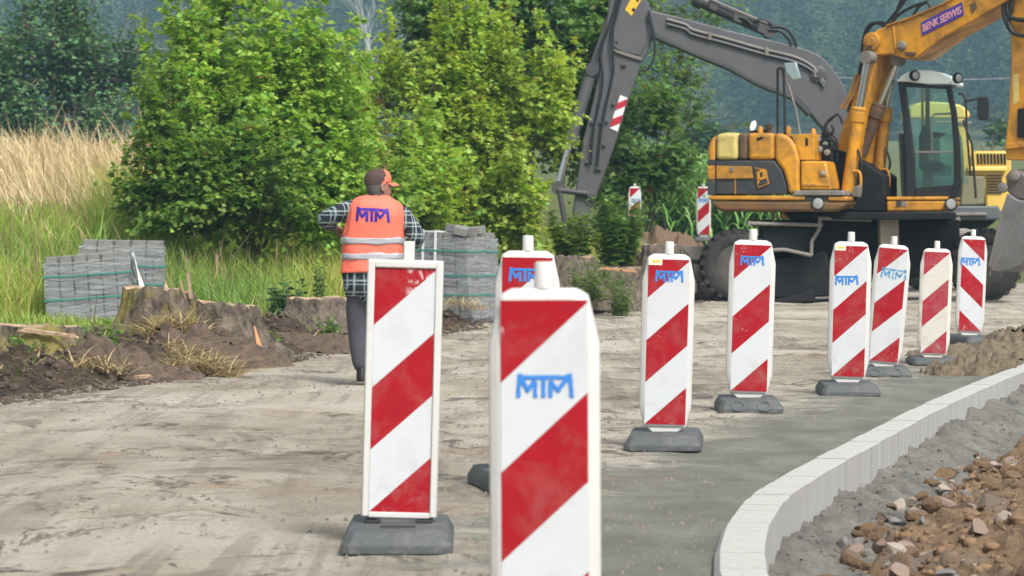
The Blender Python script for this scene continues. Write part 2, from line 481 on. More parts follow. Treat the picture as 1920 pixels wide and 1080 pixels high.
def hz(X, Y, S, T):
    t = (T - KW) / .75
    base = top_of_haunch(S) - .17 * sstep(t, -.05, .9) - .03 * t
    edge = .022 * vnoise(S * 14, T * 3, 6) * (1 - t)
    return base + edge + .020 * fbm(X * 10, Y * 6, 4, 8) + .013 * np.abs(fbm(X * 24, Y * 18, 4, 9))
o = strip_mesh('concrete_haunch', .3, 26, .02, np.linspace(KW - .02, KW + .95, 52), hz, MORTAR)
tag(o, 'sloping bed of fresh grey mortar packed against the kerb', 'mortar bed', kind='structure')

def clay_mat():
    m, nt, b = nodes('clay')
    co = objco(nt)
    c = mixc(nt, ramp(nt, noise(nt, 5, 8, .7, co, .6), .32, .68), (.115, .072, .040), (.34, .225, .13))
    c = mixc(nt, math_(nt, 'MULTIPLY', ramp(nt, noise(nt, 3, 6, .65, co, .5), .53, .66), .75), c, (.19, .175, .16))
    c = mixc(nt, ramp(nt, noise(nt, 22, 6, .7, co), .60, .70), c, (.42, .33, .24))
    c = mixc(nt, math_(nt, 'MULTIPLY', ramp(nt, noise(nt, 16, 6, .75, co), .34, .46, (1, 1, 1, 1), (0, 0, 0, 1)), .55), c, (.06, .04, .028))  # dark spots paint shaded crevices into the clay
    nt.links.new(c, b.inputs['Base Color']); b.inputs['Roughness'].default_value = .95
    bump(nt, b, noise(nt, 55, 6, .75, co), 1.0, .03)
    return m
CLAY = clay_mat()
def ridged(x, y, o, s):
    r = 0; a = 1.; f = 1.
    for i in range(o):
        r = r + a * (1 - 2 * np.abs(vnoise(x * f, y * f, s + i))); a *= .5; f *= 2.1
    return r
def cz(X, Y, S, T):
    e = KW + .09 + .05 * fbm(S * 1.6, S * 0, 3, 11) + .017 * np.clip(S - 1.5, 0, 12)
    u = T - e
    return -.44 + sstep(u, -.12, .35) * (.20 + .055 * ridged(X * 2.8, Y * 2.4, 5, 12) + .045 * np.abs(fbm(X * 11, Y * 9, 4, 15))) + .16 * sstep(u, .3, 1.5)
CLAYF = cz
o = strip_mesh('clay_heap', .1, 20, .022, np.linspace(KW + .02, KW + 3.4, 170), cz, CLAY)
tag(o, 'lumpy heap of brown clay and broken stone behind the kerb', 'clay heap', kind='structure')

# stones lying on the clay
def rock_meshes(n, name, mats, sub=2, rough=.28):
    out = []
    for k in range(n):
        bm = bmesh.new(); bmesh.ops.create_icosphere(bm, subdivisions=sub, radius=1)
        off = [random.uniform(-50, 50) for _ in range(3)]
        planes = [(Vector((random.gauss(0, 1), random.gauss(0, 1), random.gauss(0, 1))).normalized(), random.uniform(.30, .75)) for _ in range(8)]
        for v in bm.verts:
            p = v.co.copy()
            for nrm, h in planes:
                dd = p.dot(nrm)
                if dd > h: p -= nrm * (dd - h)
            p *= 1 + rough * .35 * float(vnoise(p.x * 1.7 + off[0], p.y * 1.7 + p.z * 1.3 + off[1], 17))
            v.co = Vector((p.x, p.y * .85, p.z * .7))
        me = bpy.data.meshes.new(name); bm.to_mesh(me); bm.free()
        me.materials.append(mats[k % len(mats)]); out.append(me)
    return out
ROCKS = [M('stone_pink', (.26, .195, .16), .8, var=.3, scale=9, dirt=(.22, .14, .08), damt=.6, dscale=6, bmp=.5, bscale=30),
         M('stone_grey', (.19, .185, .185), .8, var=.3, scale=9, dirt=(.22, .15, .09), damt=.5, dscale=6, bmp=.5, bscale=30),
         M('stone_pale', (.36, .31, .26), .8, var=.25, scale=9, dirt=(.25, .17, .1), damt=.6, dscale=6, bmp=.5, bscale=30),
         M('clay_clod', (.25, .16, .09), .95, var=.4, scale=7, dirt=(.1, .06, .035), damt=.6, dscale=5, bmp=.9, bscale=25)]
def scatter_rocks():
    ms = rock_meshes(16, 'loose_stone', ROCKS, 2)
    for k in range(520):
        s = random.uniform(.9, 11.5); e = KW + .10 + .02 * s
        clod = random.random() < .46
        t = e + (random.random() ** 1.5) * (1.9 if s < 6 else 1.2)
        if random.random() < .08: t = KW + random.uniform(.1, .35)
        x, y = kpt(s); d = kdir(s); X, Y = x + d.y * t, y - d.x * t
        z = float(cz(np.array([X]), np.array([Y]), np.array([s]), np.array([t]))[0]); z = max(z, float(hz(np.array([X]), np.array([Y]), np.array([s]), np.array([t]))[0]) if t < .9 else -9)
        r = random.choice([.014, .018, .022, .028, .034, .042, .055]) * (1.2 if not clod else 1.5)
        if t < e: r = .01
        mi = [i for i in range(16) if (i % 4 == 3) == clod]
        o = bpy.data.objects.new('clay_clod' if clod else 'loose_stone', ms[random.choice(mi)]); COL.objects.link(o)
        o.location = (X, Y, z + r * .3); o.scale = (r, r, r); o.rotation_euler = (random.uniform(-.5, .5), random.uniform(-.5, .5), random.uniform(0, 6.3))
        if clod: tag(o, 'crumbly brown clod of clay lying on the clay heap behind the kerb', 'clod', 'clay clods on the heap')
        else: tag(o, 'small broken angular stone lying on the clay heap behind the kerb', 'stone', 'broken stones on the heap')
scatter_rocks()

def spoil(name, label, cx, cy, rx, ry, h, mat, seed, cat='spoil heap', a=0.0, rough=.35, fine=.3):
    """a low irregular heap of dug soil resting on the ground"""
    n = 70; u = np.linspace(-1.15, 1.15, n); U, W = np.meshgrid(u, u, indexing='ij')
    X = cx + (U * rx * math.cos(a) - W * ry * math.sin(a)); Y = cy + (U * rx * math.sin(a) + W * ry * math.cos(a))
    r = np.hypot(U, W) + .25 * fbm(U * 2 + seed, W * 2, 3, seed % 9)
    Z = h * np.clip(1 - r ** 2.6, -.25, 1) * (1 + rough * fbm(U * 3 + seed, W * 3, 4, 4)) + h * fine * rough * fbm(U * 11, W * 11 + seed, 4, 6)
    Z = np.where(r > 1.12, -.25, Z) + np.clip(H(X, Y), -.1, 9)
    i = np.arange(n - 1)[:, None] * n + np.arange(n - 1)[None, :]
    F = np.stack([i, i + n, i + n + 1, i + 1], -1).reshape(-1, 4)
    o = np_mesh(name, np.stack([X, Y, Z], -1).reshape(-1, 3), F, mat, loc=(cx, cy, 0), smooth=True)
    return tag(o, label, cat)
SPOIL = M('spoil_earth', (.17, .132, .085), .95, var=.6, scale=6, dirt=(.05, .038, .028), damt=.85, dscale=9, bmp=1, bscale=25)
DUGS = M('dug_earth', (.115, .082, .058), .95, var=.6, scale=5, dirt=(.025, .018, .014), damt=.85, dscale=13, bmp=1, bscale=25)  # its dark blotches are painted shade of crevices between lumps
SPOILB = M('spoil_brown', (.17, .11, .07), .95, var=.4, scale=9, dirt=(.09, .06, .04), damt=.6, dscale=7, bmp=1, bscale=25)
g = G(1835, 668); spoil('soil_heap', 'low heap of yellowish sandy spoil lying before the rearmost beacons at the kerb', g.x, g.y, .65, .7, .075, SPOIL, 3, rough=.6, fine=.8)
g = G(1905, 648); spoil('soil_heap', 'lumpy grey brown spoil heap at the right edge of the photo beside the kerb', g.x + .15, g.y + .3, .5, .9, .12, SPOIL, 5, rough=.5, fine=.8)
g = G(1790, 700); spoil('soil_heap', 'flattest spread of crumbled spoil between kerb and dirty faded beacon', g.x + .35, g.y, .55, .6, .07, SPOIL, 8, rough=.9, fine=1.3)
for px, py, Y, rx, ry, h, sd_, lb in ((425, 660, 27.5, .6, .5, .17, 21, 'dark mound of dug soil heaped against the dark ragged stump'), (250, 690, 25.3, .5, .4, .12, 23, 'low dark soil mound at the road edge before the mossy stump'), (620, 640, 30.6, .6, .5, .14, 25, 'crumbly soil mound at the road edge just left of the worker')):
    g = P(px, py, Y); spoil('soil_heap', lb, g.x, Y, rx, ry, h, DUGS, sd_, rough=.45)
g = P(1243, 470, 58); spoil('soil_heap', 'rounded brown earth mound in front of the maize left of the yellow excavator', g.x, 58.5, .6, .8, .42, SPOILB, 11, rough=.05)
g = P(1160, 440, 57); spoil('soil_heap', 'brown earth mound partly overgrown by weeds under the grey digger arm', g.x, 57.5, .6, .9, .36, SPOILB, 14, rough=.08)
g = P(1300, 466, 55); spoil('soil_heap', 'small scatter of brown earth on the timber beside the far striped beacon', g.x, 56, .5, .6, .28, SPOILB, 17, rough=.3)
# road crumbs and pebbles on the road bed: uncountable grit
def grit():
    ms = 15000; V = []; F = []
    yy = 11 + 30 * RNG.random(ms) ** 1.6; lo = xe(yy) + .1; hi = xk(yy) - .05; xx = lo + (hi - lo) * RNG.random(ms)
    keep = fbm(xx * .7, yy * .5, 3, 88) > -.15; xx, yy = xx[keep], yy[keep]
    zz = H(xx, yy); r = .0035 + .013 * RNG.random(len(xx)) ** 6
    tmpl = np.array([[1, 0, 0], [-.5, .8, 0], [-.6, -.7, 0], [.1, 0, .9]]); tf = np.array([[0, 1, 3], [1, 2, 3], [2, 0, 3]])
    a = RNG.random(len(xx)) * 6.28; ca, sa = np.cos(a), np.sin(a)
    P_ = tmpl[None] * r[:, None, None] * (1 + .5 * RNG.random((len(xx), 4, 1)))
    Xr = P_[..., 0] * ca[:, None] - P_[..., 1] * sa[:, None]; Yr = P_[..., 0] * sa[:, None] + P_[..., 1] * ca[:, None]
    V = np.stack([Xr + xx[:, None], Yr + yy[:, None], P_[..., 2] + zz[:, None] - .001], -1).reshape(-1, 3)
    F = (tf[None] + 4 * np.arange(len(xx))[:, None, None]).reshape(-1, 3)
    o = np_mesh('gravel', V, F, M('grit', (.17, .145, .12), .9, var=.85, scale=4))
    tag(o, 'loose gravel and crumbs scattered over the pale road bed', 'gravel', kind='stuff')
grit()

def clods():
    """crumbly lumps of dug soil along the bank: uncountable"""
    n = 17000; yy = 20 + 34 * RNG.random(n) ** 1.3; dd = -.35 + 2.9 * RNG.random(n) ** 1.2; xx = xe(yy) - dd
    r = (.008 + .042 * RNG.random(n) ** 3.5) * np.where(dd < .1, .6, 1); zz = H(xx, yy) + r * .15
    bm = bmesh.new(); bmesh.ops.create_icosphere(bm, subdivisions=1, radius=1); tv = np.array([v.co for v in bm.verts]); tf = np.array([[v.index for v in f.verts] for f in bm.faces]); bm.free()
    a = RNG.random(n) * 6.28; ca, sa = np.cos(a), np.sin(a)
    T = tv[None] * (1 + .45 * RNG.normal(size=(n, len(tv), 1)).clip(-1.5, 1.5)) * r[:, None, None] * np.array([1.2, .9, .75])
    V = np.stack([T[..., 0] * ca[:, None] - T[..., 1] * sa[:, None] + xx[:, None], T[..., 0] * sa[:, None] + T[..., 1] * ca[:, None] + yy[:, None], T[..., 2] + zz[:, None]], -1).reshape(-1, 3)
    F = (tf[None] + len(tv) * np.arange(n)[:, None, None]).reshape(-1, 3)
    o = np_mesh('soil_clods', V, F, M('dug_soil', (.090, .064, .046), .95, var=.7, scale=2.5, bmp=.8, bscale=30))
    tag(o, 'dark crumbly soil clods along the dug bank at the road edge', 'soil clods', kind='stuff')
clods()

def crumbs(name, label, s0, s1, t0, t1, n, hf, mat, rmin, rmax, ex):
    s = s0 + (s1 - s0) * RNG.random(n) ** 1.4; t = t0 + (t1 - t0) * RNG.random(n)
    px = np.interp(s, KS, KX); py = np.interp(s, KS, KY); a = np.array([kdir(float(q)) for q in s]); X = px + a[:, 1] * t; Y = py - a[:, 0] * t
    Z = hf(X, Y, s, t); r = rmin + (rmax - rmin) * RNG.random(n) ** ex
    bm = bmesh.new(); bmesh.ops.create_icosphere(bm, subdivisions=1, radius=1); tv = np.array([v.co for v in bm.verts]); tf = np.array([[v.index for v in f.verts] for f in bm.faces]); bm.free()
    T = (tv[None] + .38 * RNG.normal(size=(n, len(tv), 3)).clip(-1.4, 1.4)) * r[:, None, None] * np.array([1.1, 1, .8]) * (.6 + .8 * RNG.random((n, 1, 3)))
    V = (T + np.stack([X, Y, Z + r * .1], -1)[:, None]).reshape(-1, 3); F = (tf[None] + len(tv) * np.arange(n)[:, None, None]).reshape(-1, 3)
    tag(np_mesh(name, V, F, mat), label, name.replace('_', ' '), kind='stuff')
crumbs('mortar_crumbs', 'crumbs of grey mortar lying on the sloping mortar bed', .4, 17, KW + .03, KW + .6, 2600, lambda X, Y, S, T: np.maximum(hz(X, Y, S, T), -9), MORTAR, .003, .012, 3)
crumbs('clay_crumbs', 'crumbled clay and small broken bits covering the clay heap', .5, 12, KW + .25, KW + 2.4, 9000, cz, ROCKS[3], .004, .028, 4)
# ------------------------------------------------------------------ guide beacons
def sheet_mat(name, mirror=False, red=(.32, .006, .014), white=(.54, .565, .58), dirt=.26, scuff=.55, top_scuff=False):
    m, nt, b = nodes(name)
    co = objco(nt); s = nt.nodes.new('ShaderNodeSeparateXYZ'); nt.links.new(co, s.inputs[0])
    oi = nt.nodes.new('ShaderNodeObjectInfo')
    x = math_(nt, 'MULTIPLY', s.outputs[0], -.92 if mirror else .92)
    u = math_(nt, 'ADD', math_(nt, 'SUBTRACT', 1.0 - .03 + .1, s.outputs[2]), math_(nt, 'ADD', x, .117 * .92 + .0165))
    fr = math_(nt, 'FRACT', math_(nt, 'DIVIDE', u, .482))
    isw = math_(nt, 'GREATER_THAN', fr, .5)
    ad = nt.nodes.new('ShaderNodeVectorMath'); ad.operation = 'ADD'; nt.links.new(co, ad.inputs[0]); nt.links.new(oi.outputs['Location'], ad.inputs[1])
    v = ad.outputs[0]
    rc = mixc(nt, noise(nt, 7, 6, .6, v), tuple(c * .85 for c in red), tuple(c * 1.15 for c in red))
    # chips where the film is torn from the red
    sc = math_(nt, 'MULTIPLY', ramp(nt, noise(nt, 26, 8, .75, v, 1.5), .635 - .07 * scuff, .665 - .07 * scuff), ramp(nt, noise(nt, 5, 2, .5, v), .60 - scuff * .12, .68))
    if top_scuff:
        hi = math_(nt, 'MULTIPLY', ramp(nt, s.outputs[2], .80, .90), ramp(nt, x, -.06, .02)); sc = math_(nt, 'MULTIPLY', ramp(nt, noise(nt, 19, 7, .7, v, 1.8), .52, .56), hi)
    rc = mixc(nt, math_(nt, 'MULTIPLY', sc, .8), rc, (.66, .52, .50))
    c = mixc(nt, isw, rc, white)
    n = ramp(nt, noise(nt, 6, 9, .75, v, .4), .48, .78)
    c = mixc(nt, math_(nt, 'MULTIPLY', n, dirt), c, (.30, .27, .22))
    sp = ramp(nt, noise(nt, 55, 4, .7, v), .70, .73)
    sp = math_(nt, 'MULTIPLY', sp, ramp(nt, noise(nt, 4, 3, .6, v), .5, .6))
    c = mixc(nt, math_(nt, 'MULTIPLY', sp, .7), c, (.12, .11, .10))
    # mud splashed up from the road
    mud = math_(nt, 'MULTIPLY', ramp(nt, s.outputs[2], .10, .42, (1, 1, 1, 1), (0, 0, 0, 1)), ramp(nt, noise(nt, 16, 8, .7, v), .52, .70))
    c = mixc(nt, math_(nt, 'MULTIPLY', mud, .28 + dirt * .6), c, (.33, .29, .24))
    nt.links.new(c, b.inputs['Base Color']); b.inputs['Roughness'].default_value = .38
    b.inputs['Specular IOR Level'].default_value = .25
    bump(nt, b, noise(nt, 9, 3, .5, v), .12, .01)
    return m
SHEET = {'clean': sheet_mat('striped_film'), 'torn': sheet_mat('striped_film_torn', scuff=1.0, top_scuff=True), 'dirty': sheet_mat('striped_film_faded', red=(.33, .028, .045), white=(.57, .55, .49), dirt=.5, scuff=.8),
         'mirror': sheet_mat('striped_film_other_hand', True, scuff=.8)}
PLASTIC = M('white_plastic', (.56, .555, .535), .45, var=.05, scale=4, dirt=(.42, .38, .31), damt=.4, dscale=7, dlo=.52)
PLASTIC_D = M('grimy_plastic', (.66, .63, .56), .5, var=.08, scale=4, dirt=(.30, .27, .21), damt=.6, dscale=7, dlo=.46)
FOOT = M('grey_recycled_plastic', (.068, .075, .079), .62, var=.3, scale=14, dirt=(.30, .28, .24), damt=.45, dscale=6, bmp=.35, bscale=45, dlo=.5)
FOOT_D = M('black_slot', (.02, .02, .022), .8)
LABELM = M('pale_sticker', (.75, .70, .55), .5)
LABELP = M('sticker_print', (.75, .48, .10), .5)

def spray_mat(name, col, alpha, lo=.42):
    m, nt, b = nodes(name)
    co = objco(nt)
    b.inputs['Base Color'].default_value = col + (1,); b.inputs['Roughness'].default_value = .6
    f = ramp(nt, noise(nt, 60, 5, .7, co), lo - .12, lo + .12)
    nt.links.new(math_(nt, 'MULTIPLY', f, alpha), b.inputs['Alpha'])
    return m
SPRAY = spray_mat('blue_spray', (.03, .20, .60), .95, .27); HALO = spray_mat('blue_overspray', (.05, .32, .72), .38, .48)
SPRAY_F = spray_mat('faded_blue_spray', (.10, .38, .66), .75, .52); HALO_F = spray_mat('faded_blue_overspray', (.12, .42, .7), .22, .5)
LOGO = [((.03, 0), (.06, .38)), ((.06, .37), (.2, .1)), ((.19, .1), (.31, .25)), ((.33, .25), (.33, 0)), ((.14, .335), (.90, .335)), ((.475, .335), (.475, 0)),
        ((.60, .25), (.60, 0)), ((.61, .25), (.74, .1)), ((.73, .1), (.93, .37)), ((.94, .38), (.975, 0))]
def logo(parent, cx, cz, wdt, y, mats, th=.062, name='painted_logo', thick=.0012, halo=True, conv=None, tilt=0.0):
    mb = MB()
    def stroke(a, b, w_, y0, t, mi):
        a = Vector(((a[0] - .5) * wdt, 0, (a[1] - .19) * wdt)); b = Vector(((b[0] - .5) * wdt, 0, (b[1] - .19) * wdt))
        d = (b - a).normalized(); n = Vector((-d.z, 0, d.x)) * w_ * wdt / 2; e = d * w_ * wdt * .3
        q = [a - e + n, b + e + n, b + e - n, a - e - n]
        ct, st_ = math.cos(tilt), math.sin(tilt)
        q = [Vector((p.x * ct - p.z * st_ + cx, y0, p.x * st_ + p.z * ct + cz)) for p in q]
        mb.prism(q, (0, -t, 0), mi)
    for k, (a, b) in enumerate(LOGO):
        if halo: stroke(a, b, th * 1.55, y - .00003 * k, thick * .4, 1)
        stroke(a, b, th, y - thick * .5 - .00004 * k, thick, 0)
    if conv: mb.v = [conv(Vector(v)) for v in mb.v]
    return obj(name, mb, mats, parent, smooth=0)

def foot_plate(root, dimples=False, slot=False):
    mb = MB(); w0, w1, l0, l1, h = .212, .175, .40, .345, .112
    def ring(w_, l, z, c):
        return [Vector(p + (z,)) for p in [(-w_ + c, -l), (w_ - c, -l), (w_, -l + c), (w_, l - c), (w_ - c, l), (-w_ + c, l), (-w_, l - c), (-w_, -l + c)]]
    mb.loft([ring(w0, l0, 0.0, .03), ring(w0, l0, .045, .03), ring(w1 + .012, l1 + .02, h - .006, .03), ring(w1, l1, h, .03)])
    f = obj('foot_plate', mb, FOOT, root, bevel=.006, seg=2)
    if dimples:
        for sx in (-.085, .085):
            dm = MB(); dm.lathe((sx, -.388, .068), (0, -1, .38), [(-.02, .05), (.003, .05), (.006, .043), (.004, .036), (-.004, .022), (-.004, .002)], 24)
            obj('grip_recess', dm, FOOT, f, smooth=50)
    if slot:
        dm = MB(); dm.box((0, -.22, h + .001), (.135, .085, .006)); obj('handle_slot', dm, FOOT_D, f, bevel=.002)
        for sx in (-.10, .10): dm = MB(); dm.box((sx, -.0, h + .006), (.06, .16, .016)); obj('clamp_bar', dm, FOOT_D, f, bevel=.003)
    return f

BEACONS = []
def beacon(px_top, py_top, px_bot, py_bot, Y, label, film='clean', square=False, lg=None, faded=False, sticker=False, dimples=False, slot=False, yaw=0.0, foot=True, grimy=False, zb=None, frz=None, group='striped guide beacons along the kerb'):
    a, b = P(px_top, py_top, Y), P(px_bot, py_bot, Y)
    hgt = b.z - a.z; hgt = abs(hgt)
    base = Vector((b.x, Y, 0)); base.z = max(0.0, Hs(b.x, Y)) if zb is None else zb
    root = empty('guide_beacon', base, label, 'beacon', group)
    zbot = b.z - base.z
    lean = math.atan2(a.x - b.x, hgt)
    ORG[root.name] = Vector((0, 0, 0))
    if foot:
        f = foot_plate(root, dimples, slot); f.rotation_euler = (0, 0, R(yaw) * .5 + (frz or 0))
        f.scale = (1, 1, .84 * min(1.15, max(.5, zbot / .112)))
    sc = hgt / 1.0
    mb = MB()
    def out(ins, dz):
        if square:
            w_ = .147 - ins; zt, zb_ = 1.1 - dz, .1 + dz
            return [(-w_, zb_ ), (-w_, zt), (w_, zt), (w_, zb_)]
        w_ = .150 - ins; wt = .108 - ins * .6; wb = .118 - ins * .6; zt, zb_ = 1.1 - dz, .1 + dz
        return [(-wb, zb_), (-w_, zb_ + .13), (-w_, zt - .15), (-wt - .012, zt - .018), (-wt + .02, zt), (wt - .02, zt), (wt + .012, zt - .018), (w_, zt - .15), (w_, zb_ + .13), (wb, zb_)]
    def rg(y, ins, dz): return [Vector((x, y, z)) for x, z in out(ins, dz)]
    bv = .012 if square else .026
    mb.loft([rg(-.036, bv, bv * .8), rg(-.018, 0, 0), rg(.018, 0, 0), rg(.036, bv, bv * .8)])
    pm = PLASTIC_D if grimy else PLASTIC
    bd = obj('board', mb, pm, root, bevel=.007, seg=3, smooth=35)
    mb = MB()
    if square: mb.box((0.012, 0, 1.135), (.042, .034, .075))
    else: mb.lathe((0, 0, 1.095), (0, 0, 1), [(0, .027), (.07, .025), (.076, .022)], 16)
    hd = obj('handle', mb, pm, root, bevel=.004, smooth=40)
    mb = MB(); mb.prism([Vector(p) for p in [(-.10, -.022, .104), (-.055, -.022, .066), (.055, -.022, .066), (.10, -.022, .104)]], (0, .044, 0))
    tg = obj('foot_tongue', mb, pm, root, bevel=.004)
    mb = MB(); zt = 1.068; zb_ = .125 if not square else .122
    mb.prism([Vector(p) for p in [(-.117, -.0385, zb_), (-.117, -.0385, zt), (.117, -.0385, zt), (.117, -.0385, zb_)]], (0, .003, 0))
    sh = obj('reflective_sheet', mb, SHEET[film], root, smooth=0)
    parts = [bd, hd, tg, sh]
    if square:
        fm = MB()
        for c, s in (((-.131, -.040, .6), (.026, .014, .99)), ((.131, -.040, .6), (.026, .014, .99)), ((0, -.040, 1.082), (.236, .014, .026)), ((0, -.040, .112), (.236, .014, .022))): fm.box(c, s)
        parts.append(obj('frame', fm, pm, root, bevel=.004))
    if lg:
        lx = (lg[0] - px_bot - (px_top - px_bot) * (py_bot - lg[1]) / (py_bot - py_top)) / (FPX / Y) / sc
        lz = (py_bot - lg[1]) / (FPX / Y) / sc + .1
        parts.append(logo(root, lx, lz, lg[2] / (FPX / Y) / sc, -.0388, [SPRAY_F, HALO_F] if faded else [SPRAY, HALO], tilt=R(lg[3]) if len(lg) > 3 else 0))
    if sticker:
        mb = MB(); mb.box((-.078, -.0392, 1.055), (.078, .0016, .040)); st = obj('sticker', mb, LABELM, root, smooth=0); parts.append(st)
        mb = MB(); mb.box((-.074, -.0402, 1.056), (.046, .0012, .014)); sp_ = obj('sticker_print', mb, LABELP, st, smooth=0)
    for p_ in parts:
        p_.location = (0, 0, zbot - .1 * sc); p_.scale = (sc, sc, sc); p_.rotation_euler = (0, lean, R(yaw))
        # lean turns about the foot
        p_.location = Vector((0, 0, zbot)) - (Euler((0, lean, R(yaw))).to_matrix() @ Vector((0, 0, .1 * sc)))
    ORG[root.name] = base
    BEACONS.append(root)
    return root
beacon(761, 487, 748, 970, 12.2, 'square cornered red and white beacon with scuffed top and no blue letters', 'torn', True, slot=True, yaw=1.5)
beacon(1020, 540, 1024, 1233, 8.5, 'largest red and white beacon in the foreground cut off by the bottom edge', 'clean', lg=(1022, 720, 106), yaw=-2)
beacon(990, 470, 984, 872, 14.7, 'red and white beacon half hidden behind the largest foreground beacon', 'clean', lg=(986, 514, 62), yaw=-2, frz=.2)
beacon(1255, 476, 1246, 803, 17.55, 'beacon with pale sticker and blue letters crossing from its red top into white', 'clean', lg=(1255, 517, 52), sticker=True, yaw=-3, frz=-.05)
beacon(1412, 450, 1403, 740, 20.9, 'red and white beacon with blue letters high on the red, before the digger wheel', 'clean', lg=(1410, 488, 44), dimples=True, yaw=-3)
beacon(1596, 453, 1589, 712, 22.95, 'beacon with pale sticker and crisp blue letters wholly on its white stripe', 'clean', lg=(1587, 525, 43, 2), sticker=True, yaw=-4)
beacon(1676, 458, 1656, 683, 25.6, 'leaning red and white beacon with nearly worn off blue letters', 'clean', lg=(1676, 512, 48, -3), faded=True, dimples=True, yaw=-8)
beacon(1757, 466, 1749, 667, 28.0, 'grimy cream beacon with faded dull red stripes and no letters', 'dirty', grimy=True, yaw=-4)
beacon(1825, 443, 1817, 625, 32.4, 'beacon whose red stripes fall to the right, beside the digger bucket', 'mirror', lg=(1818, 490, 36), yaw=3, frz=.3)
beacon(1319, 350, 1319, 442, 64, 'far red and white beacon by the maize, left of the yellow excavator counterweight', 'clean', lg=(1319, 376, 18), foot=True, zb=.88, group='far beacons at the maize edge')
beacon(1190, 350, 1190, 432, 58, 'far beacon nearly swallowed by weeds beside the grey digger arm', 'clean', lg=(1192, 376, 18), faded=True, zb=.82, group='far beacons at the maize edge', yaw=10)

# ------------------------------------------------------------------ stacks of paving blocks
BLOCK = M('grey_block', (.20, .20, .19), .9, var=.25, scale=5, bmp=.5, bscale=90, dirt=(.2, .19, .17), damt=.4)
STRAP = M('teal_strap', (.03, .22, .19), .5)
WOODP = M('pallet_wood', (.28, .22, .15), .85, var=.3, scale=8)
def wrap_mat():
    m, nt, b = nodes('stretch_film'); co = objco(nt)
    mp = nt.nodes.new('ShaderNodeMapping'); mp.inputs['Scale'].default_value = (2, 2, 14); nt.links.new(co, mp.inputs['Vector'])
    f = ramp(nt, noise(nt, 1.4, 6, .6, mp.outputs[0], 1.2), .34, .66)
    b.inputs['Base Color'].default_value = (.40, .43, .45, 1); b.inputs['Roughness'].default_value = .28
    a = math_(nt, 'ADD', .16, math_(nt, 'MULTIPLY', f, .5)); nt.links.new(a, b.inputs['Alpha'])
    bump(nt, b, noise(nt, 1.6, 6, .65, mp.outputs[0], 1.0), .8, .05)
    return m
WRAP = wrap_mat()
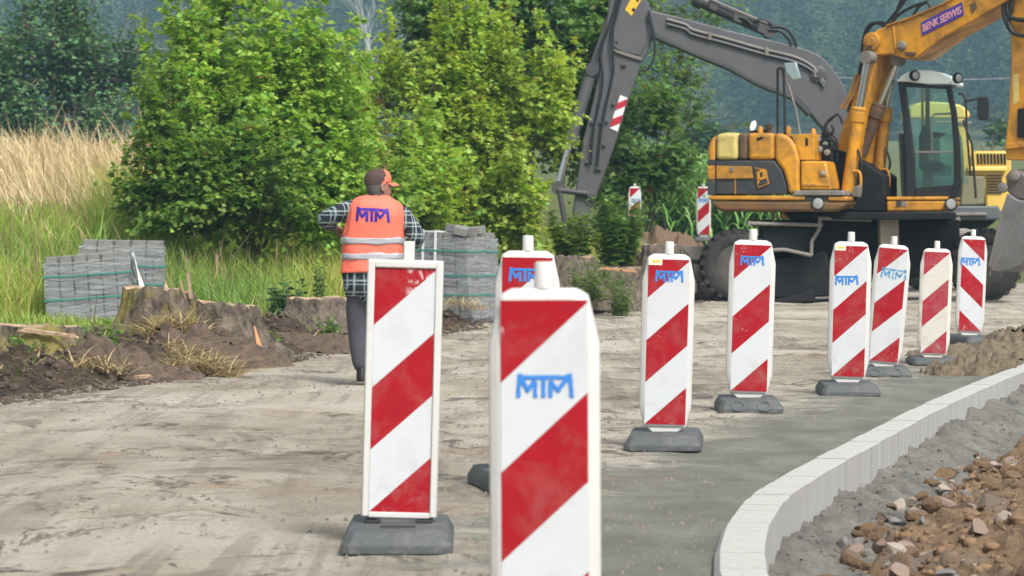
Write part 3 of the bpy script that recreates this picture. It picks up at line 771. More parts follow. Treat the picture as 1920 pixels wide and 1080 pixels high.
def block_stack(loc, L, W, layers, nx, ny, yaw, roll, label, lh=.095, missing=(), loose=(), skew=0.0, bands=(.35, .8), vbands=(), flap=False):
    root = empty('paving_block_stack', loc, label, 'paver stack', 'wrapped stacks of paving blocks')
    root.rotation_euler = (0, roll, yaw); ORG[root.name] = Vector((0, 0, 0))
    mb = MB()
    for yy in (-W / 2 + .06, 0, W / 2 - .06): mb.box((0, yy, .04), (L, .1, .08))
    for k in range(5): mb.box((-L / 2 + .07 + k * (L - .14) / 4, 0, .091), (.1, W, .02))
    obj('pallet', mb, WOODP, root, smooth=0)
    z = .103; bl, bw = L / nx, W / ny
    for l in range(layers - 1):
        mb = MB(); o = skew * (1 - l / layers) ** 2
        for i in range(nx):
            for j in range(ny):
                if 0 < j < ny - 1 and 0 < i < nx - 1: continue
                g = .016 + .014 * random.random()
                mb.box((-L / 2 + (i + .5) * bl + o + random.uniform(-.004, .004), -W / 2 + (j + .5) * bw + random.uniform(-.006, .006), z + lh / 2), (bl - g, bw - g, lh - .004))
        obj('block_layer', mb, BLOCK, root, bevel=.006, seg=1, smooth=0); z += lh
    for i in range(nx):
        for j in range(ny):
            if (i, j) in missing: continue
            mb = MB(); mb.box((0, 0, 0), (bl - .028, bw - .02, lh - .004))
            o = obj('paving_block', mb, BLOCK, root, bevel=.008, seg=2, smooth=0)
            o.location = (-L / 2 + (i + .5) * bl + random.uniform(-.01, .01), -W / 2 + (j + .5) * bw + random.uniform(-.012, .012), z + lh / 2); o.rotation_euler = (0, 0, random.uniform(-.04, .04))
    for (x, y, zz, rx, ry, rz) in loose:
        mb = MB(); mb.box((0, 0, 0), (bl, bw * 1.1, lh)); o = obj('paving_block', mb, BLOCK, root, bevel=.008, smooth=0); o.location = (x, y, z + zz); o.rotation_euler = (rx, ry, rz)
    # stretch film drawn round the stack, open on top
    n = 72; rings = []
    for zz in np.linspace(.06, z + lh * .35, 26):
        ring = []; o = skew * (1 - (zz - .1) / (z)) ** 2
        for k in range(n):
            t = 4 * k / n; s_, q = int(t), t - int(t)
            a, b = L / 2 + .016, W / 2 + .016
            c = [(-a, -b), (a, -b), (a, b), (-a, b)]
            p, r = c[s_], c[(s_ + 1) % 4]
            x, y = p[0] + (r[0] - p[0]) * q, p[1] + (r[1] - p[1]) * q
            w_ = 1 + .006 * float(vnoise(k * .9, zz * 7, 3))
            ring.append(Vector((x * w_ + o, y * w_, zz + (.02 * float(vnoise(k * .7, 3.3, 5)) if zz > z - .05 else 0))))
        rings.append(ring)
    mb = MB(); mb.loft(rings, cap=False); obj('stretch_film', mb, WRAP, root, smooth=60)
    for q in bands:
        zz = .1 + q * (z - .1); o = skew * (1 - (zz - .1) / z) ** 2; mb = MB(); a, b = L / 2 + .027, W / 2 + .027
        for p, r in (((-a, -b), (a, -b)), ((a, -b), (a, b)), ((a, b), (-a, b)), ((-a, b), (-a, -b))):
            pp = []
            for t in np.linspace(0, 1, 9): pp.append(Vector((p[0] + (r[0] - p[0]) * t + o, p[1] + (r[1] - p[1]) * t, zz + .012 * float(vnoise(t * 5 + q * 9, p[0] * 3, 8)))))
            for u, v in zip(pp[:-1], pp[1:]):
                d = (v - u).normalized(); nn = Vector((d.y, -d.x, 0)) * .0015
                mb.prism([u - Vector((0, 0, .009)) + nn, v - Vector((0, 0, .009)) + nn, v + Vector((0, 0, .009)) + nn, u + Vector((0, 0, .009)) + nn], -nn * 2)
        obj('strap', mb, STRAP, root, smooth=0)
    for q in vbands:
        mb = MB(); x = -L / 2 + q * L
        mb.box((x, -W / 2 - .022, (z + lh) / 2 + .02), (.035, .004, z + lh + .01)); mb.box((x, 0, z + lh + .003), (.035, W + .04, .004))
        obj('tape', mb, WRAPT, root, smooth=0)
    if flap:
        mb = MB(); rr = []
        for t in np.linspace(0, 1, 12):
            ring = []
            for u in np.linspace(0, 1, 9):
                ring.append(Vector((L / 2 + .03 + .10 * t ** 2 + .03 * math.sin(u * 9 + t * 4), -W / 2 + .02 + u * .34 + .02 * math.sin(t * 11), z + lh * .7 - t * .42 + .03 * math.sin(u * 7 + t * 6))))
            rr.append(ring)
        vs = [p for r in rr for p in r]; mb.add(vs, [(i * 9 + k, i * 9 + k + 1, (i + 1) * 9 + k + 1, (i + 1) * 9 + k) for i in range(11) for k in range(8)])
        obj('torn_film', mb, WRAPT, root, smooth=180)
    return root
WRAPT = M('crumpled_film', (.72, .74, .75), .35, var=.1, scale=20, bmp=.6, bscale=30)
g = P(176, 626, 36); block_stack((g.x, 36, g.z - .04), .96, .62, 9, 6, 3, R(4), R(-4), 'wrapped stack of grey paving blocks in the left verge, in front of a second stack', bands=(.12, .47, .82), missing=[(5, 0), (5, 1)], flap=True)
g = P(228, 610, 38); block_stack((g.x, 38, g.z - .02), .98, .62, 10, 5, 3, R(4), R(1), 'grey paving block stack standing behind another with its top row uncovered', bands=(.5, .75), missing=[(0, 0)])
g = P(840, 607, 38.6); block_stack((g.x, 38.9, g.z - .02), .86, .80, 11, 5, 3, R(-27), R(1.5), 'leaning wrapped stack of grey blocks beside the worker in the orange vest', bands=(.3, .55, .86), vbands=(.10, .32, .52), missing=[(4, 0), (3, 1)], loose=[(.30, -.28, .12, .1, .16, .4), (.16, -.1, .13, -.12, .1, -.3), (.33, .05, .12, .05, -.1, .2)], skew=.10)

# ------------------------------------------------------------------ tree stumps
def bark_mat(name, moss):
    m, nt, b = nodes(name); co = objco(nt)
    mp = nt.nodes.new('ShaderNodeMapping'); mp.inputs['Scale'].default_value = (10, 10, 4.5); nt.links.new(co, mp.inputs['Vector'])
    f = noise(nt, 1.6, 8, .7, mp.outputs[0], .5)
    c = mixc(nt, ramp(nt, f, .35, .65), (.032, .025, .02), (.24, .19, .145))
    if moss: c = mixc(nt, math_(nt, 'MULTIPLY', ramp(nt, noise(nt, 3.2, 7, .7, co), .46, .56), .9), c, (.27, .23, .06))
    nt.links.new(c, b.inputs['Base Color']); b.inputs['Roughness'].default_value = .95
    bump(nt, b, f, 1.0, .06)
    return m
BARK, BARKM = bark_mat('stump_bark', False), bark_mat('mossy_bark', True)
def cutwood():
    m, nt, b = nodes('cut_wood'); co = objco(nt)
    c = mixc(nt, ramp(nt, noise(nt, 6, 7, .7, co, .6), .38, .66), (.24, .15, .09), (.56, .43, .29))
    c = mixc(nt, ramp(nt, noise(nt, 25, 5, .7, co), .60, .68), c, (.10, .06, .04))
    nt.links.new(c, b.inputs['Base Color']); b.inputs['Roughness'].default_value = .85
    bump(nt, b, noise(nt, 30, 6, .7, co), .7, .02); return m
CUT = cutwood()
def stump(c, rx, ry, h, label, moss=False, tilt=(0, 0), seed=0, pale=False, splinters=0):
    root = empty('tree_stump', c, label, 'stump', 'sawn stumps of the roadside trees')
    n = 96; rings = []
    zs = [-.25, 0, .06, .14, .25, .4, .55, .7, .85, .97, 1.0]
    for q in zs:
        ring = []
        for k in range(n):
            t = 2 * math.pi * k / n
            fl = 1 + .55 * max(0, 1 - max(q, 0)) ** 2.2 * (1 + .5 * math.sin(5 * t + seed)) 
            w_ = fl * (1 + .16 * float(vnoise(math.cos(t) * 1.7 + seed, math.sin(t) * 1.7, 2)) + .05 * float(vnoise(math.cos(t) * 7 + seed, math.sin(t) * 7 + q * 1.2, 5)) + .03 * float(vnoise(math.cos(t) * 22 + seed, math.sin(t) * 22 + q * 2.0, 9)))
            if q == 1.0: w_ *= .965
            x, y = rx * w_ * math.cos(t), ry * w_ * math.sin(t)
            z = h * q + (tilt[0] * x + tilt[1] * y) * max(q, 0) + (.03 * float(vnoise(t * 6, seed, 3)) if q > .9 else 0)
            ring.append(Vector((x, y, z)) + Vector(c))
        rings.append(ring)
    mb = MB(); mb.loft(rings, cap=False); obj('bark', mb, BARKM if moss else BARK, root, smooth=60)
    mb = MB(); mid = [Vector(c) + Vector((p.x - c[0], p.y - c[1], p.z - c[2])) * 1.0 for p in rings[-1]]
    inner = [[Vector(c) + Vector(((p.x - c[0]) * q, (p.y - c[1]) * q, p.z - c[2] + .012 * random.uniform(-1, 1) + (1 - q) * (-(p.z - c[2] - h)) * .8)) for p in mid] for q in (.8, .55, .3, .1, .01)]
    rr = [mid] + inner; vs = [p for r in rr for p in r]
    mb.add(vs, [(i * n + k, i * n + (k + 1) % n, (i + 1) * n + (k + 1) % n, (i + 1) * n + k) for i in range(len(rr) - 1) for k in range(n)])
    obj('cut_face', mb, CUT, root, smooth=50)
    for k in range(splinters):
        mb = MB(); a = random.uniform(0, 6.28); p = Vector(c) + Vector((math.cos(a) * rx * .75, math.sin(a) * ry * .6, h - .03)); hh = random.uniform(.08, .2)
        mb.prism([p, p + Vector((.035, 0, 0)), p + Vector((.012, .004, hh))], (.004, .03, 0)); obj('splinter', mb, CUT, root, smooth=0)
    return root
def st(px, pyb, Y, wpx, pyt, label, **k):
    b = P(px, pyb, Y); t = P(px, pyt, Y); r = wpx / 2 / (FPX / Y)
    z0 = min(b.z, Hs(b.x, Y) + .04)
    return stump((b.x, Y, z0), r, r * .9, t.z - z0, label, **k)
st(50, 690, 25.6, 200, 612, 'low wide stump at the left edge of the photo with a pale cut top', moss=True, seed=1, tilt=(-.03, -.05))
st(300, 655, 28.2, 138, 545, 'tallest mossy stump standing in front of the paving block stacks', moss=True, seed=4, tilt=(-.10, -.10), splinters=3)
st(412, 660, 28.5, 138, 572, 'dark ragged stump right of the tall mossy stump, with an orange split side', seed=7, tilt=(-.10, -.10), splinters=1)
st(598, 610, 33.5, 120, 560, 'low dark stump in the verge just left of the worker', seed=9)
st(1062, 560, 43.5, 120, 484, 'freshly cut pale topped stump behind the largest beacon, right of the shrubs', seed=12, pale=True, tilt=(.0, -.08))
st(1160, 572, 45.5, 90, 504, 'dark flat topped stump left of the beacon with the pale sticker', seed=15, tilt=(.02, -.03))
st(1240, 530, 50.5, 78, 460, 'dark stump below the brown earth mound behind the stickered beacon', seed=18)
# split orange wood leaning on the dark stump, chips and slivers on the bank
ORANGE = M('split_wood', (.40, .20, .09), .8, var=.35, scale=14)
mb = MB(); a = P(475, 612, 28.0); b = P(484, 650, 27.7); mb.prism([a, a + Vector((.012, 0, .01)), b + Vector((.035, 0, 0)), b + Vector((-.015, 0, .02))], (0, .04, 0))
tag(obj('wood_splinter', mb, ORANGE, loc=tuple(b), bevel=.004), 'orange freshly split wood wedge leaning on the dark ragged stump', 'wood splinter')
for px, py, Y, L, rz, lab in ((265, 712, 24.9, .17, .2, 'pale sliver of wood lying at the foot of the bank'), (90, 628, 25.2, .5, -.3, 'long bark strip lying across the left stump'), (1160, 508, 45, .55, -.25, 'reddish bark strip lying on the flat topped stump')):
    g = P(px, py, Y); mb = MB(); c = Vector((g.x, Y, max(g.z, Hs(g.x, Y) + .01)))
    d = Vector((math.cos(rz), .2, math.sin(rz) * .4)); n_ = Vector((-d.z, 0, d.x)) * .02
    mb.prism([c - d * L / 2, c + d * L / 2, c + d * L * .4 + n_, c - d * L * .35 + n_ * 1.4], (0, .03, .01))
    tag(obj('wood_chip' if 'litter' not in lab else 'litter_scrap', mb, ORANGE if 'red' in lab or 'strip' in lab and 'left' not in lab else (CUT if 'litter' not in lab else WRAPT), loc=tuple(c), smooth=0), lab, 'wood chip' if 'litter' not in lab else 'litter')
# ------------------------------------------------------------------ plants
def kite():      # simple leaf, folded along the midrib
    v = np.array([[0, 0, 0], [-.28, .45, .07], [0, 1, 0], [.28, .45, .07], [0, .45, -.03]]); f = np.array([[0, 4, 1], [1, 4, 2], [0, 3, 4], [3, 2, 4]]); return v, f
def lobed():     # five lobed leaf
    o = [[0, 0], [-.22, .06], [-.44, .02], [-.30, .27], [-.52, .50], [-.20, .55], [0, 1.0], [.20, .55], [.52, .50], [.30, .27], [.44, .02], [.22, .06]]
    v = np.array([[x, y, .10 * abs(x) - .12 * max(0, y - .6)] for x, y in o] + [[0, .38, -.05]]); n = len(o)
    f = np.array([[12, i, (i + 1) % n] for i in range(n)]); return v, f
KITE, LOBED = kite(), lobed()
def leaves(pos, axis, nrm, size, col, tmpl):
    tv, tf = tmpl; n = len(pos)
    y = axis / np.linalg.norm(axis, axis=1, keepdims=True)
    x = np.cross(y, nrm); x /= np.linalg.norm(x, axis=1, keepdims=True) + 1e-9
    z = np.cross(x, y)
    V = pos[:, None] + size[:, None, None] * (tv[None, :, 0:1] * x[:, None] + tv[None, :, 1:2] * y[:, None] + tv[None, :, 2:3] * z[:, None])
    F = tf[None] + len(tv) * np.arange(n)[:, None, None]
    C = np.repeat(col, len(tv), 0)
    return V.reshape(-1, 3), F.reshape(-1, 3), C
LEAF = leaf_mat('leaf', .5); LEAFF = leaf_mat('far_leaf', .2, rough=.7)
GRASSM = leaf_mat('blade', .3, (1.2, 1.15, .6)); STRAWM = leaf_mat('straw', .25, (1.1, 1.0, .8), .6)
TWIG = M('twig_bark', (.11, .085, .06), .9, var=.3, scale=10)
def unit(n):
    v = RNG.normal(size=(n, 3)); return v / np.linalg.norm(v, axis=1, keepdims=True)
def shrub(name, cat, label, Y, ells, base, ntw, per, lsize, col, cvar=.22, tmpl=LOBED, tl=.5, mat=None, tipcol=None, trunks=4, tr=.05, depth=.8, group=None, sparse=False, zlo=None, up=.55, leaders=0):
    """a leafy woody plant: stems from the ground, shoots through the crown, leaves along every shoot"""
    el = []
    for cx, cy, rx, ry in ells:
        c = P(cx, cy, Y); k = FPX / Y; el.append((c.x, Y, c.z, rx / k, rx / k * depth, ry / k))
    el = np.array(el); vol = (el[:, 3] * el[:, 5] * el[:, 4]) ** .62
    bx = P(base[0], base[1], Y); bz = Hs(bx.x, Y) - .05
    root = empty(name, (bx.x, Y, bz), label, cat, group)
    pick = RNG.choice(len(el), ntw, p=vol / vol.sum()); e = el[pick]
    d = unit(ntw); r = RNG.random(ntw) ** (.45 if not sparse else .6)
    off = e[:, 3:6] * d * r[:, None]
    s = e[:, 0:3] + off
    up_sh = RNG.random(ntw) < .10
    out = d * (e[:, 3:6] / e[:, 3:6].max()); out = out + np.array([0, 0, up])[None] + .45 * unit(ntw)
    out /= np.linalg.norm(out, axis=1, keepdims=True)
    L = tl * (.5 + RNG.random(ntw)); shoot = (RNG.random(ntw) < .13) & (d[:, 2] > -.1); out[shoot] = out[shoot] * .25 + np.array([0, 0, 1.]); out /= np.linalg.norm(out, axis=1, keepdims=True); L[shoot] *= 1.5
    clump = fbm(s[:, 0] * 1.9 / max(tl, .5) * .55, s[:, 2] * 1.9 / max(tl, .5) * .55 + s[:, 1], 3, 21)
    keep = (clump > -.04) & (s[:, 2] > (zlo if zlo is not None else bz + .05)); s, out, L, clump, d, r = s[keep], out[keep], L[keep], clump[keep], d[keep], r[keep]
    ntw = len(s)
    # leading shoots that break the outline, each set with short side twigs
    if leaders:
        q = RNG.choice(ntw, leaders, p=np.clip((r > .5) * (d[:, 2] > -.35) * 1.0, 1e-6, None) / np.clip((r > .5) * (d[:, 2] > -.35) * 1.0, 1e-6, None).sum())
        ld = out[q] * .5 + np.array([0, 0, 1.0]) + .18 * unit(leaders); ld /= np.linalg.norm(ld, axis=1, keepdims=True); LL = tl * (1.0 + 1.7 * RNG.random(leaders) ** 1.3) * (1 + .45 * (d[q][:, 2] > .3))
        kk = 11; tt = np.linspace(.1, 1, kk)
        ls = (s[q][:, None] + ld[:, None] * (LL[:, None] * tt)[..., None]).reshape(-1, 3)
        lo = (ld[:, None] * .8 + unit(leaders * kk).reshape(leaders, kk, 3) * 1.0).reshape(-1, 3); lo /= np.linalg.norm(lo, axis=1, keepdims=True)
        lL = (tl * (.75 - .5 * tt)[None] * (.6 + .6 * RNG.random((leaders, kk)))).reshape(-1)
        lc = np.repeat(clump[q] + .15, kk); s = np.concatenate([s, ls]); out = np.concatenate([out, lo]); L = np.concatenate([L, lL]); clump = np.concatenate([clump, lc]); r = np.concatenate([r, np.full(leaders * kk, .95)]); ntw = len(s)
    # leaves
    t = (np.arange(per) + .5) / per
    t = np.clip(t[None] + .1 * RNG.normal(size=(ntw, per)), .02, 1.05)
    side = np.where(np.arange(per) % 2, 1., -1.)[None]
    bend = np.array([0, 0, -.25])
    pos = s[:, None] + out[:, None] * (L[:, None] * t)[..., None] + bend * (L[:, None] * t ** 2)[..., None]
    lat = np.cross(out, np.array([0, 0, 1.])[None] + .2 * unit(ntw)); lat /= np.linalg.norm(lat, axis=1, keepdims=True) + 1e-9
    ax = out[:, None] * .45 + lat[:, None] * side[..., None] * .9 + .5 * RNG.normal(size=(ntw, per, 3)) * .6 + np.array([0, 0, -.28])
    ax /= np.linalg.norm(ax, axis=2, keepdims=True)
    pos = pos + ax * .05
    nr = np.array([0, 0, 1.])[None, None] + .55 * RNG.normal(size=(ntw, per, 3)) + .35 * out[:, None]
    sz = lsize * (.5 + .85 * RNG.random((ntw, per))) * (1.1 - .45 * t)
    c = np.array(col)[None, None] * (1 + cvar * RNG.normal(size=(ntw, per, 1)) * .8 + .42 * clump[:, None, None])
    c = np.clip(c, .012, .6); c[..., 0] *= (1 + .25 * RNG.normal(size=(ntw, per)) * .5)
    if tipcol is not None:
        wt = (np.clip((t - .45) * 1.6, 0, 1) * (RNG.random(ntw) < .45)[:, None] * np.clip((r - .5) * 2, 0, 1)[:, None])[..., None]
        c = c * (1 - wt) + np.array(tipcol)[None, None] * wt * (1 + .15 * RNG.normal(size=(ntw, per, 1)))
    # a few withered leaves
    wi = RNG.random((ntw, per)) < .006; c[wi] = np.array([.30, .17, .07])
    c = np.clip(c, .01, .7)
    V, F, C = leaves(pos.reshape(-1, 3), ax.reshape(-1, 3), nr.reshape(-1, 3), sz.reshape(-1), c.reshape(-1, 3), tmpl)
    np_mesh('crown', V, F, mat or LEAF, col=C, parent=root)
    # stems and branches
    mb = MB()
    order = np.argsort(-vol)
    for q in range(trunks):
        b0 = Vector((bx.x + random.uniform(-.3, .3) * (trunks > 1), Y + random.uniform(-.2, .2), bz))
        tgt = el[order[q % len(el)]]; top = Vector((tgt[0] + random.uniform(-.2, .2), tgt[1], tgt[2] + tgt[5] * .4))
        mid = b0.lerp(top, .5) + Vector((random.uniform(-.15, .15), 0, .2))
        pth = [b0, b0.lerp(mid, .5) + Vector((random.uniform(-.06, .06), 0, 0)), mid, mid.lerp(top, .5), top]
        mb.tube(pth, [tr, tr * .85, tr * .65, tr * .45, tr * .15], 7)
    if leaders:
        for k in range(leaders): p = Vector(s[ntw - leaders * 11 + k * 11]); mb.tube([p - Vector(ld[k]) * .3, p, p + Vector(ld[k]) * LL[k] * .9], [tr * .22, tr * .18, tr * .05], 5, cap=False)
    for k in range(0, ntw, max(1, ntw // 260)):
        p = Vector(s[k]); q = Vector(s[k] + out[k] * L[k] * .95); tgt = el[np.argmin(((el[:, :3] - s[k]) ** 2).sum(1))]
        c0 = Vector(tgt[:3]).lerp(p, .35)
        mb.tube([c0, c0.lerp(p, .6) + Vector((0, 0, -.03)), p, q], [tr * .3, tr * .22, tr * .16, tr * .05], 5, cap=False)
    obj('trunk' if cat == 'tree' else 'stems', mb, TWIG, root, smooth=60)
    return root
shrub('maple_shrub', 'shrub', 'tall bright green maple shrub between the straw coloured grass and the worker', 44,
      [(405, 70, 62, 95), (490, 75, 80, 110), (545, 170, 80, 110), (625, 240, 80, 90), (355, 225, 80, 95), (455, 235, 130, 130), (400, 320, 130, 90), (560, 320, 130, 95), (325, 330, 65, 75), (680, 320, 60, 90), (520, 395, 150, 62), (660, 390, 85, 65), (360, 385, 85, 55), (440, 400, 130, 55), (600, 405, 110, 55), (730, 385, 60, 70)],
      (470, 440), 2300, 15, .105, (.27, .43, .085), tipcol=(.50, .62, .13), tl=.5, trunks=6, tr=.035, leaders=270)
shrub('maple_shrub', 'shrub', 'yellowish green maple shrub between the worker and the grey digger arm', 47.5,
      [(760, 250, 55, 120), (850, 205, 85, 90), (905, 160, 45, 70), (950, 250, 100, 110), (1030, 215, 28, 60), (1010, 290, 45, 100), (830, 330, 100, 90), (950, 370, 120, 80), (1035, 425, 55, 40), (735, 330, 45, 70), (850, 415, 120, 60), (1000, 440, 85, 50), (770, 400, 70, 60), (930, 430, 120, 50), (740, 300, 55, 90)],
      (900, 455), 2300, 15, .10, (.30, .42, .08), tipcol=(.55, .60, .13), tl=.45, trunks=6, tr=.03, leaders=270)
shrub('broadleaf_tree', 'tree', 'dark green broadleaf tree rising behind the yellowish shrub at the top edge', 60,
      [(790, 60, 70, 90), (880, 20, 110, 90), (1000, 60, 120, 100), (1100, 70, 80, 110), (1130, 190, 80, 80), (1010, 190, 120, 80), (880, 140, 100, 90), (790, 150, 50, 60), (1090, 290, 60, 70)],
      (980, 430), 2200, 13, .15, (.14, .26, .075), tipcol=(.26, .40, .10), tl=.8, trunks=4, tr=.09, leaders=110)
shrub('maple_shrub', 'shrub', 'low light green regrowth filling the gap between the two taller maple shrubs', 46,
      [(640, 300, 50, 90), (690, 350, 70, 80), (740, 300, 40, 90), (760, 390, 70, 60), (620, 400, 70, 50), (680, 430, 80, 35)],
      (690, 450), 1500, 14, .10, (.28, .42, .08), tipcol=(.42, .50, .10), tl=.4, trunks=4, tr=.022, leaders=90)
shrub('maple_shrub', 'shrub', 'low leafy shrub at the edge of the straw coloured grass under the tall maple shrub', 43,
      [(300, 340, 55, 60), (350, 390, 80, 55), (420, 410, 90, 45), (280, 400, 45, 45), (500, 425, 80, 35)],
      (370, 455), 1400, 14, .10, (.17, .29, .065), tipcol=(.34, .44, .09), tl=.4, trunks=4, tr=.022, leaders=70)
shrub('elder_shrub', 'shrub', 'dark low shrub right of the grey digger arm before the maize', 62,
      [(1215, 255, 65, 60), (1180, 310, 60, 60), (1255, 215, 40, 40), (1235, 310, 60, 45), (1160, 370, 40, 40)],
      (1200, 420), 650, 10, .17, (.14, .25, .075), tl=.6, trunks=4, tr=.03)
shrub('willow_sapling', 'tree', 'thin airy sapling with sparse leaves under the grey digger boom', 63,
      [(1260, 100, 50, 60), (1290, 150, 60, 45), (1330, 160, 40, 35), (1290, 225, 55, 40), (1345, 235, 40, 25), (1240, 170, 40, 50), (1310, 30, 60, 30), (1245, 40, 40, 40)],
      (1205, 420), 240, 9, .14, (.13, .22, .07), tl=.7, trunks=5, tr=.028, sparse=True)
shrub('broadleaf_tree', 'tree', 'dark hazy tree at the far left behind the straw coloured grass', 95,
      [(85, 130, 90, 110), (120, 55, 50, 60), (195, 150, 85, 95), (20, 190, 70, 110), (260, 185, 60, 70), (140, 220, 110, 60), (300, 170, 30, 50), (60, 60, 40, 40)],
      (110, 260), 3600, 9, .22, (.10, .20, .08), tl=1.0, trunks=4, tr=.14, tmpl=KITE, mat=LEAFF)
shrub('broadleaf_tree', 'tree', 'small hazy tree filling the gap between the dark far left tree and the maple shrub', 100,
      [(300, 190, 40, 55), (345, 200, 40, 60), (390, 215, 50, 50)],
      (330, 270), 700, 9, .21, (.10, .20, .08), tl=1.0, trunks=2, tr=.08, tmpl=KITE, mat=LEAFF)

def blades(name, label, xs, ys, h, wd, lean, col, mat, kind='stuff', head=False, z=None, curve=.5, rows=4):
    n = len(xs); zb = H(xs, ys) - .01 if z is None else z
    a = RNG.random(n) * 6.283
    fx, fy = np.cos(a), np.sin(a)
    lx, ly = lean[:, 0], lean[:, 1]
    t = np.linspace(0, 1, rows)
    px = xs[:, None] + lx[:, None] * (h[:, None] * t ** (1 + curve)[..., None] if np.ndim(curve) else h[:, None] * t[None] ** (1 + curve))
    py = ys[:, None] + ly[:, None] * (h[:, None] * t[None] ** (1 + curve))
    pz = zb[:, None] + h[:, None] * t[None] * np.sqrt(np.clip(1 - .35 * (lx ** 2 + ly ** 2)[:, None] * t[None], .2, 1))
    ww = wd[:, None] * (1 - t[None] ** 2 * .92)
    if head: ww = wd[:, None] * np.array([.5, .45, .4, 1.6, 2.2, .35])[None]
    L = np.stack([px - fx[:, None] * ww / 2, py - fy[:, None] * ww / 2, pz], -1); Rr = np.stack([px + fx[:, None] * ww / 2, py + fy[:, None] * ww / 2, pz], -1)
    V = np.stack([L, Rr], 2).reshape(n, -1, 3)
    q = np.array([[2 * i, 2 * i + 1, 2 * i + 3, 2 * i + 2] for i in range(rows - 1)])
    F = (q[None] + 2 * rows * np.arange(n)[:, None, None]).reshape(-1, 4)
    C = np.repeat(col, 2 * rows, 0)
    o = np_mesh(name, V.reshape(-1, 3), F, mat, col=C)
    return tag(o, label, name.replace('_', ' '), kind=kind) if kind else o
def lean_(n, mx, my, s):
    return np.stack([mx + s * RNG.normal(size=n), my + s * RNG.normal(size=n)], -1)
def shade(base, n, v=.25, alt=None, pa=.3):
    c = np.array(base)[None] * (1 + v * RNG.normal(size=(n, 1)))
    if alt is not None:
        k = RNG.random(n) < pa; c[k] = np.array(alt)[None] * (1 + v * RNG.normal(size=(k.sum(), 1)))
    return np.clip(c, .01, .8)
# green verge
n = 120000; ys = 24 + 40 * RNG.random(n) ** 1.25; dd = 1.7 + 9.5 * RNG.random(n) ** 1.1
xs = xe(ys) - dd; keep = (RNG.random(n) < sstep(dd + .7 * fbm(xs, ys, 3, 31), 1.7, 3.3) * (1 - .8 * sstep(dd, 8, 11))) & (np.abs(xs / ys) < .24)
xs, ys, dd = xs[keep], ys[keep], dd[keep]; n = len(xs)
pt = fbm(xs * .55, ys * .35, 3, 33)
h = (.20 + .30 * RNG.random(n) + .14 * pt) * (.75 + .45 * sstep(dd, 2.5, 5)); h = np.clip(h, .08, 1); h = np.where((ys < 35.8) & (xs / ys < -.085), h * .38, h); h = np.where((ys > 38) & (xs / ys > -.135) & (xs / ys < -.01), h * 1.65, h)
c = shade((.27, .385, .07), n, .18, (.42, .38, .14), .18) * (1 + .28 * pt[:, None]); c[:, 0] *= 1 + .25 * np.clip(pt, -1, 1)
blades('grass', 'lush yellowish green grass on the verge left of the road', xs, ys, h, .012 + .008 * RNG.random(n), lean_(n, -.08, 0, .38), np.clip(c, .01, .7), GRASSM, curve=.9)
# seeding brown stems among it
n = 900; ys = 36 + 20 * RNG.random(n); dd = 3.6 + 4.5 * RNG.random(n); xs = xe(ys) - dd
blades('seeding_grass', 'thin brown seeding grass stems standing in the green verge', xs, ys, .5 + .45 * RNG.random(n), .007 + 0 * xs, lean_(n, -.1, 0, .22), shade((.30, .22, .12), n, .25), STRAWM, head=True, rows=6)
# straw coloured tall grass on the rise
n = 36000; ys = 40 + 26 * RNG.random(n); xs = -19 + 15.2 * RNG.random(n)
d_ = xe(ys) - xs; keep = (RNG.random(n) < sstep(d_ + 1.0 * fbm(xs * .6, ys * .4, 3, 37), 6.6, 8.4)) & (xs / ys > -.25); xs, ys, d_ = xs[keep], ys[keep], d_[keep]; n = len(xs)
hh = .9 * (.60 + .55 * RNG.random(n) + .35 * (RNG.random(n) < .06)) * (1 + .30 * fbm(xs * 1.3, ys * .7, 3, 39)) * (.7 + .4 * sstep(d_, 7, 9))
blades('dry_grass', 'tall straw coloured dry grass bending on the rise at the left', xs, ys, hh, .006 + .003 * RNG.random(n), lean_(n, -.26 + .22 * fbm(xs * .8, ys * .6, 2, 44), 0, .20), shade((.68, .54, .33), n, .14, (.55, .39, .20), .22), STRAWM, head=True, rows=6, curve=1.1)
# dry wisps seen through the shrubs
n = 900; ys = 49 + 3 * RNG.random(n); xs = P(690, 300, 50).x + 1.0 * RNG.normal(size=n) * .5
blades('dry_grass', 'dry grass tuft showing pale between the two maple shrubs', xs, ys, 1.7 + .5 * RNG.random(n), .010 + 0 * xs, lean_(n, -.12, 0, .15), shade((.55, .43, .26), n, .15), STRAWM, head=True, rows=6)

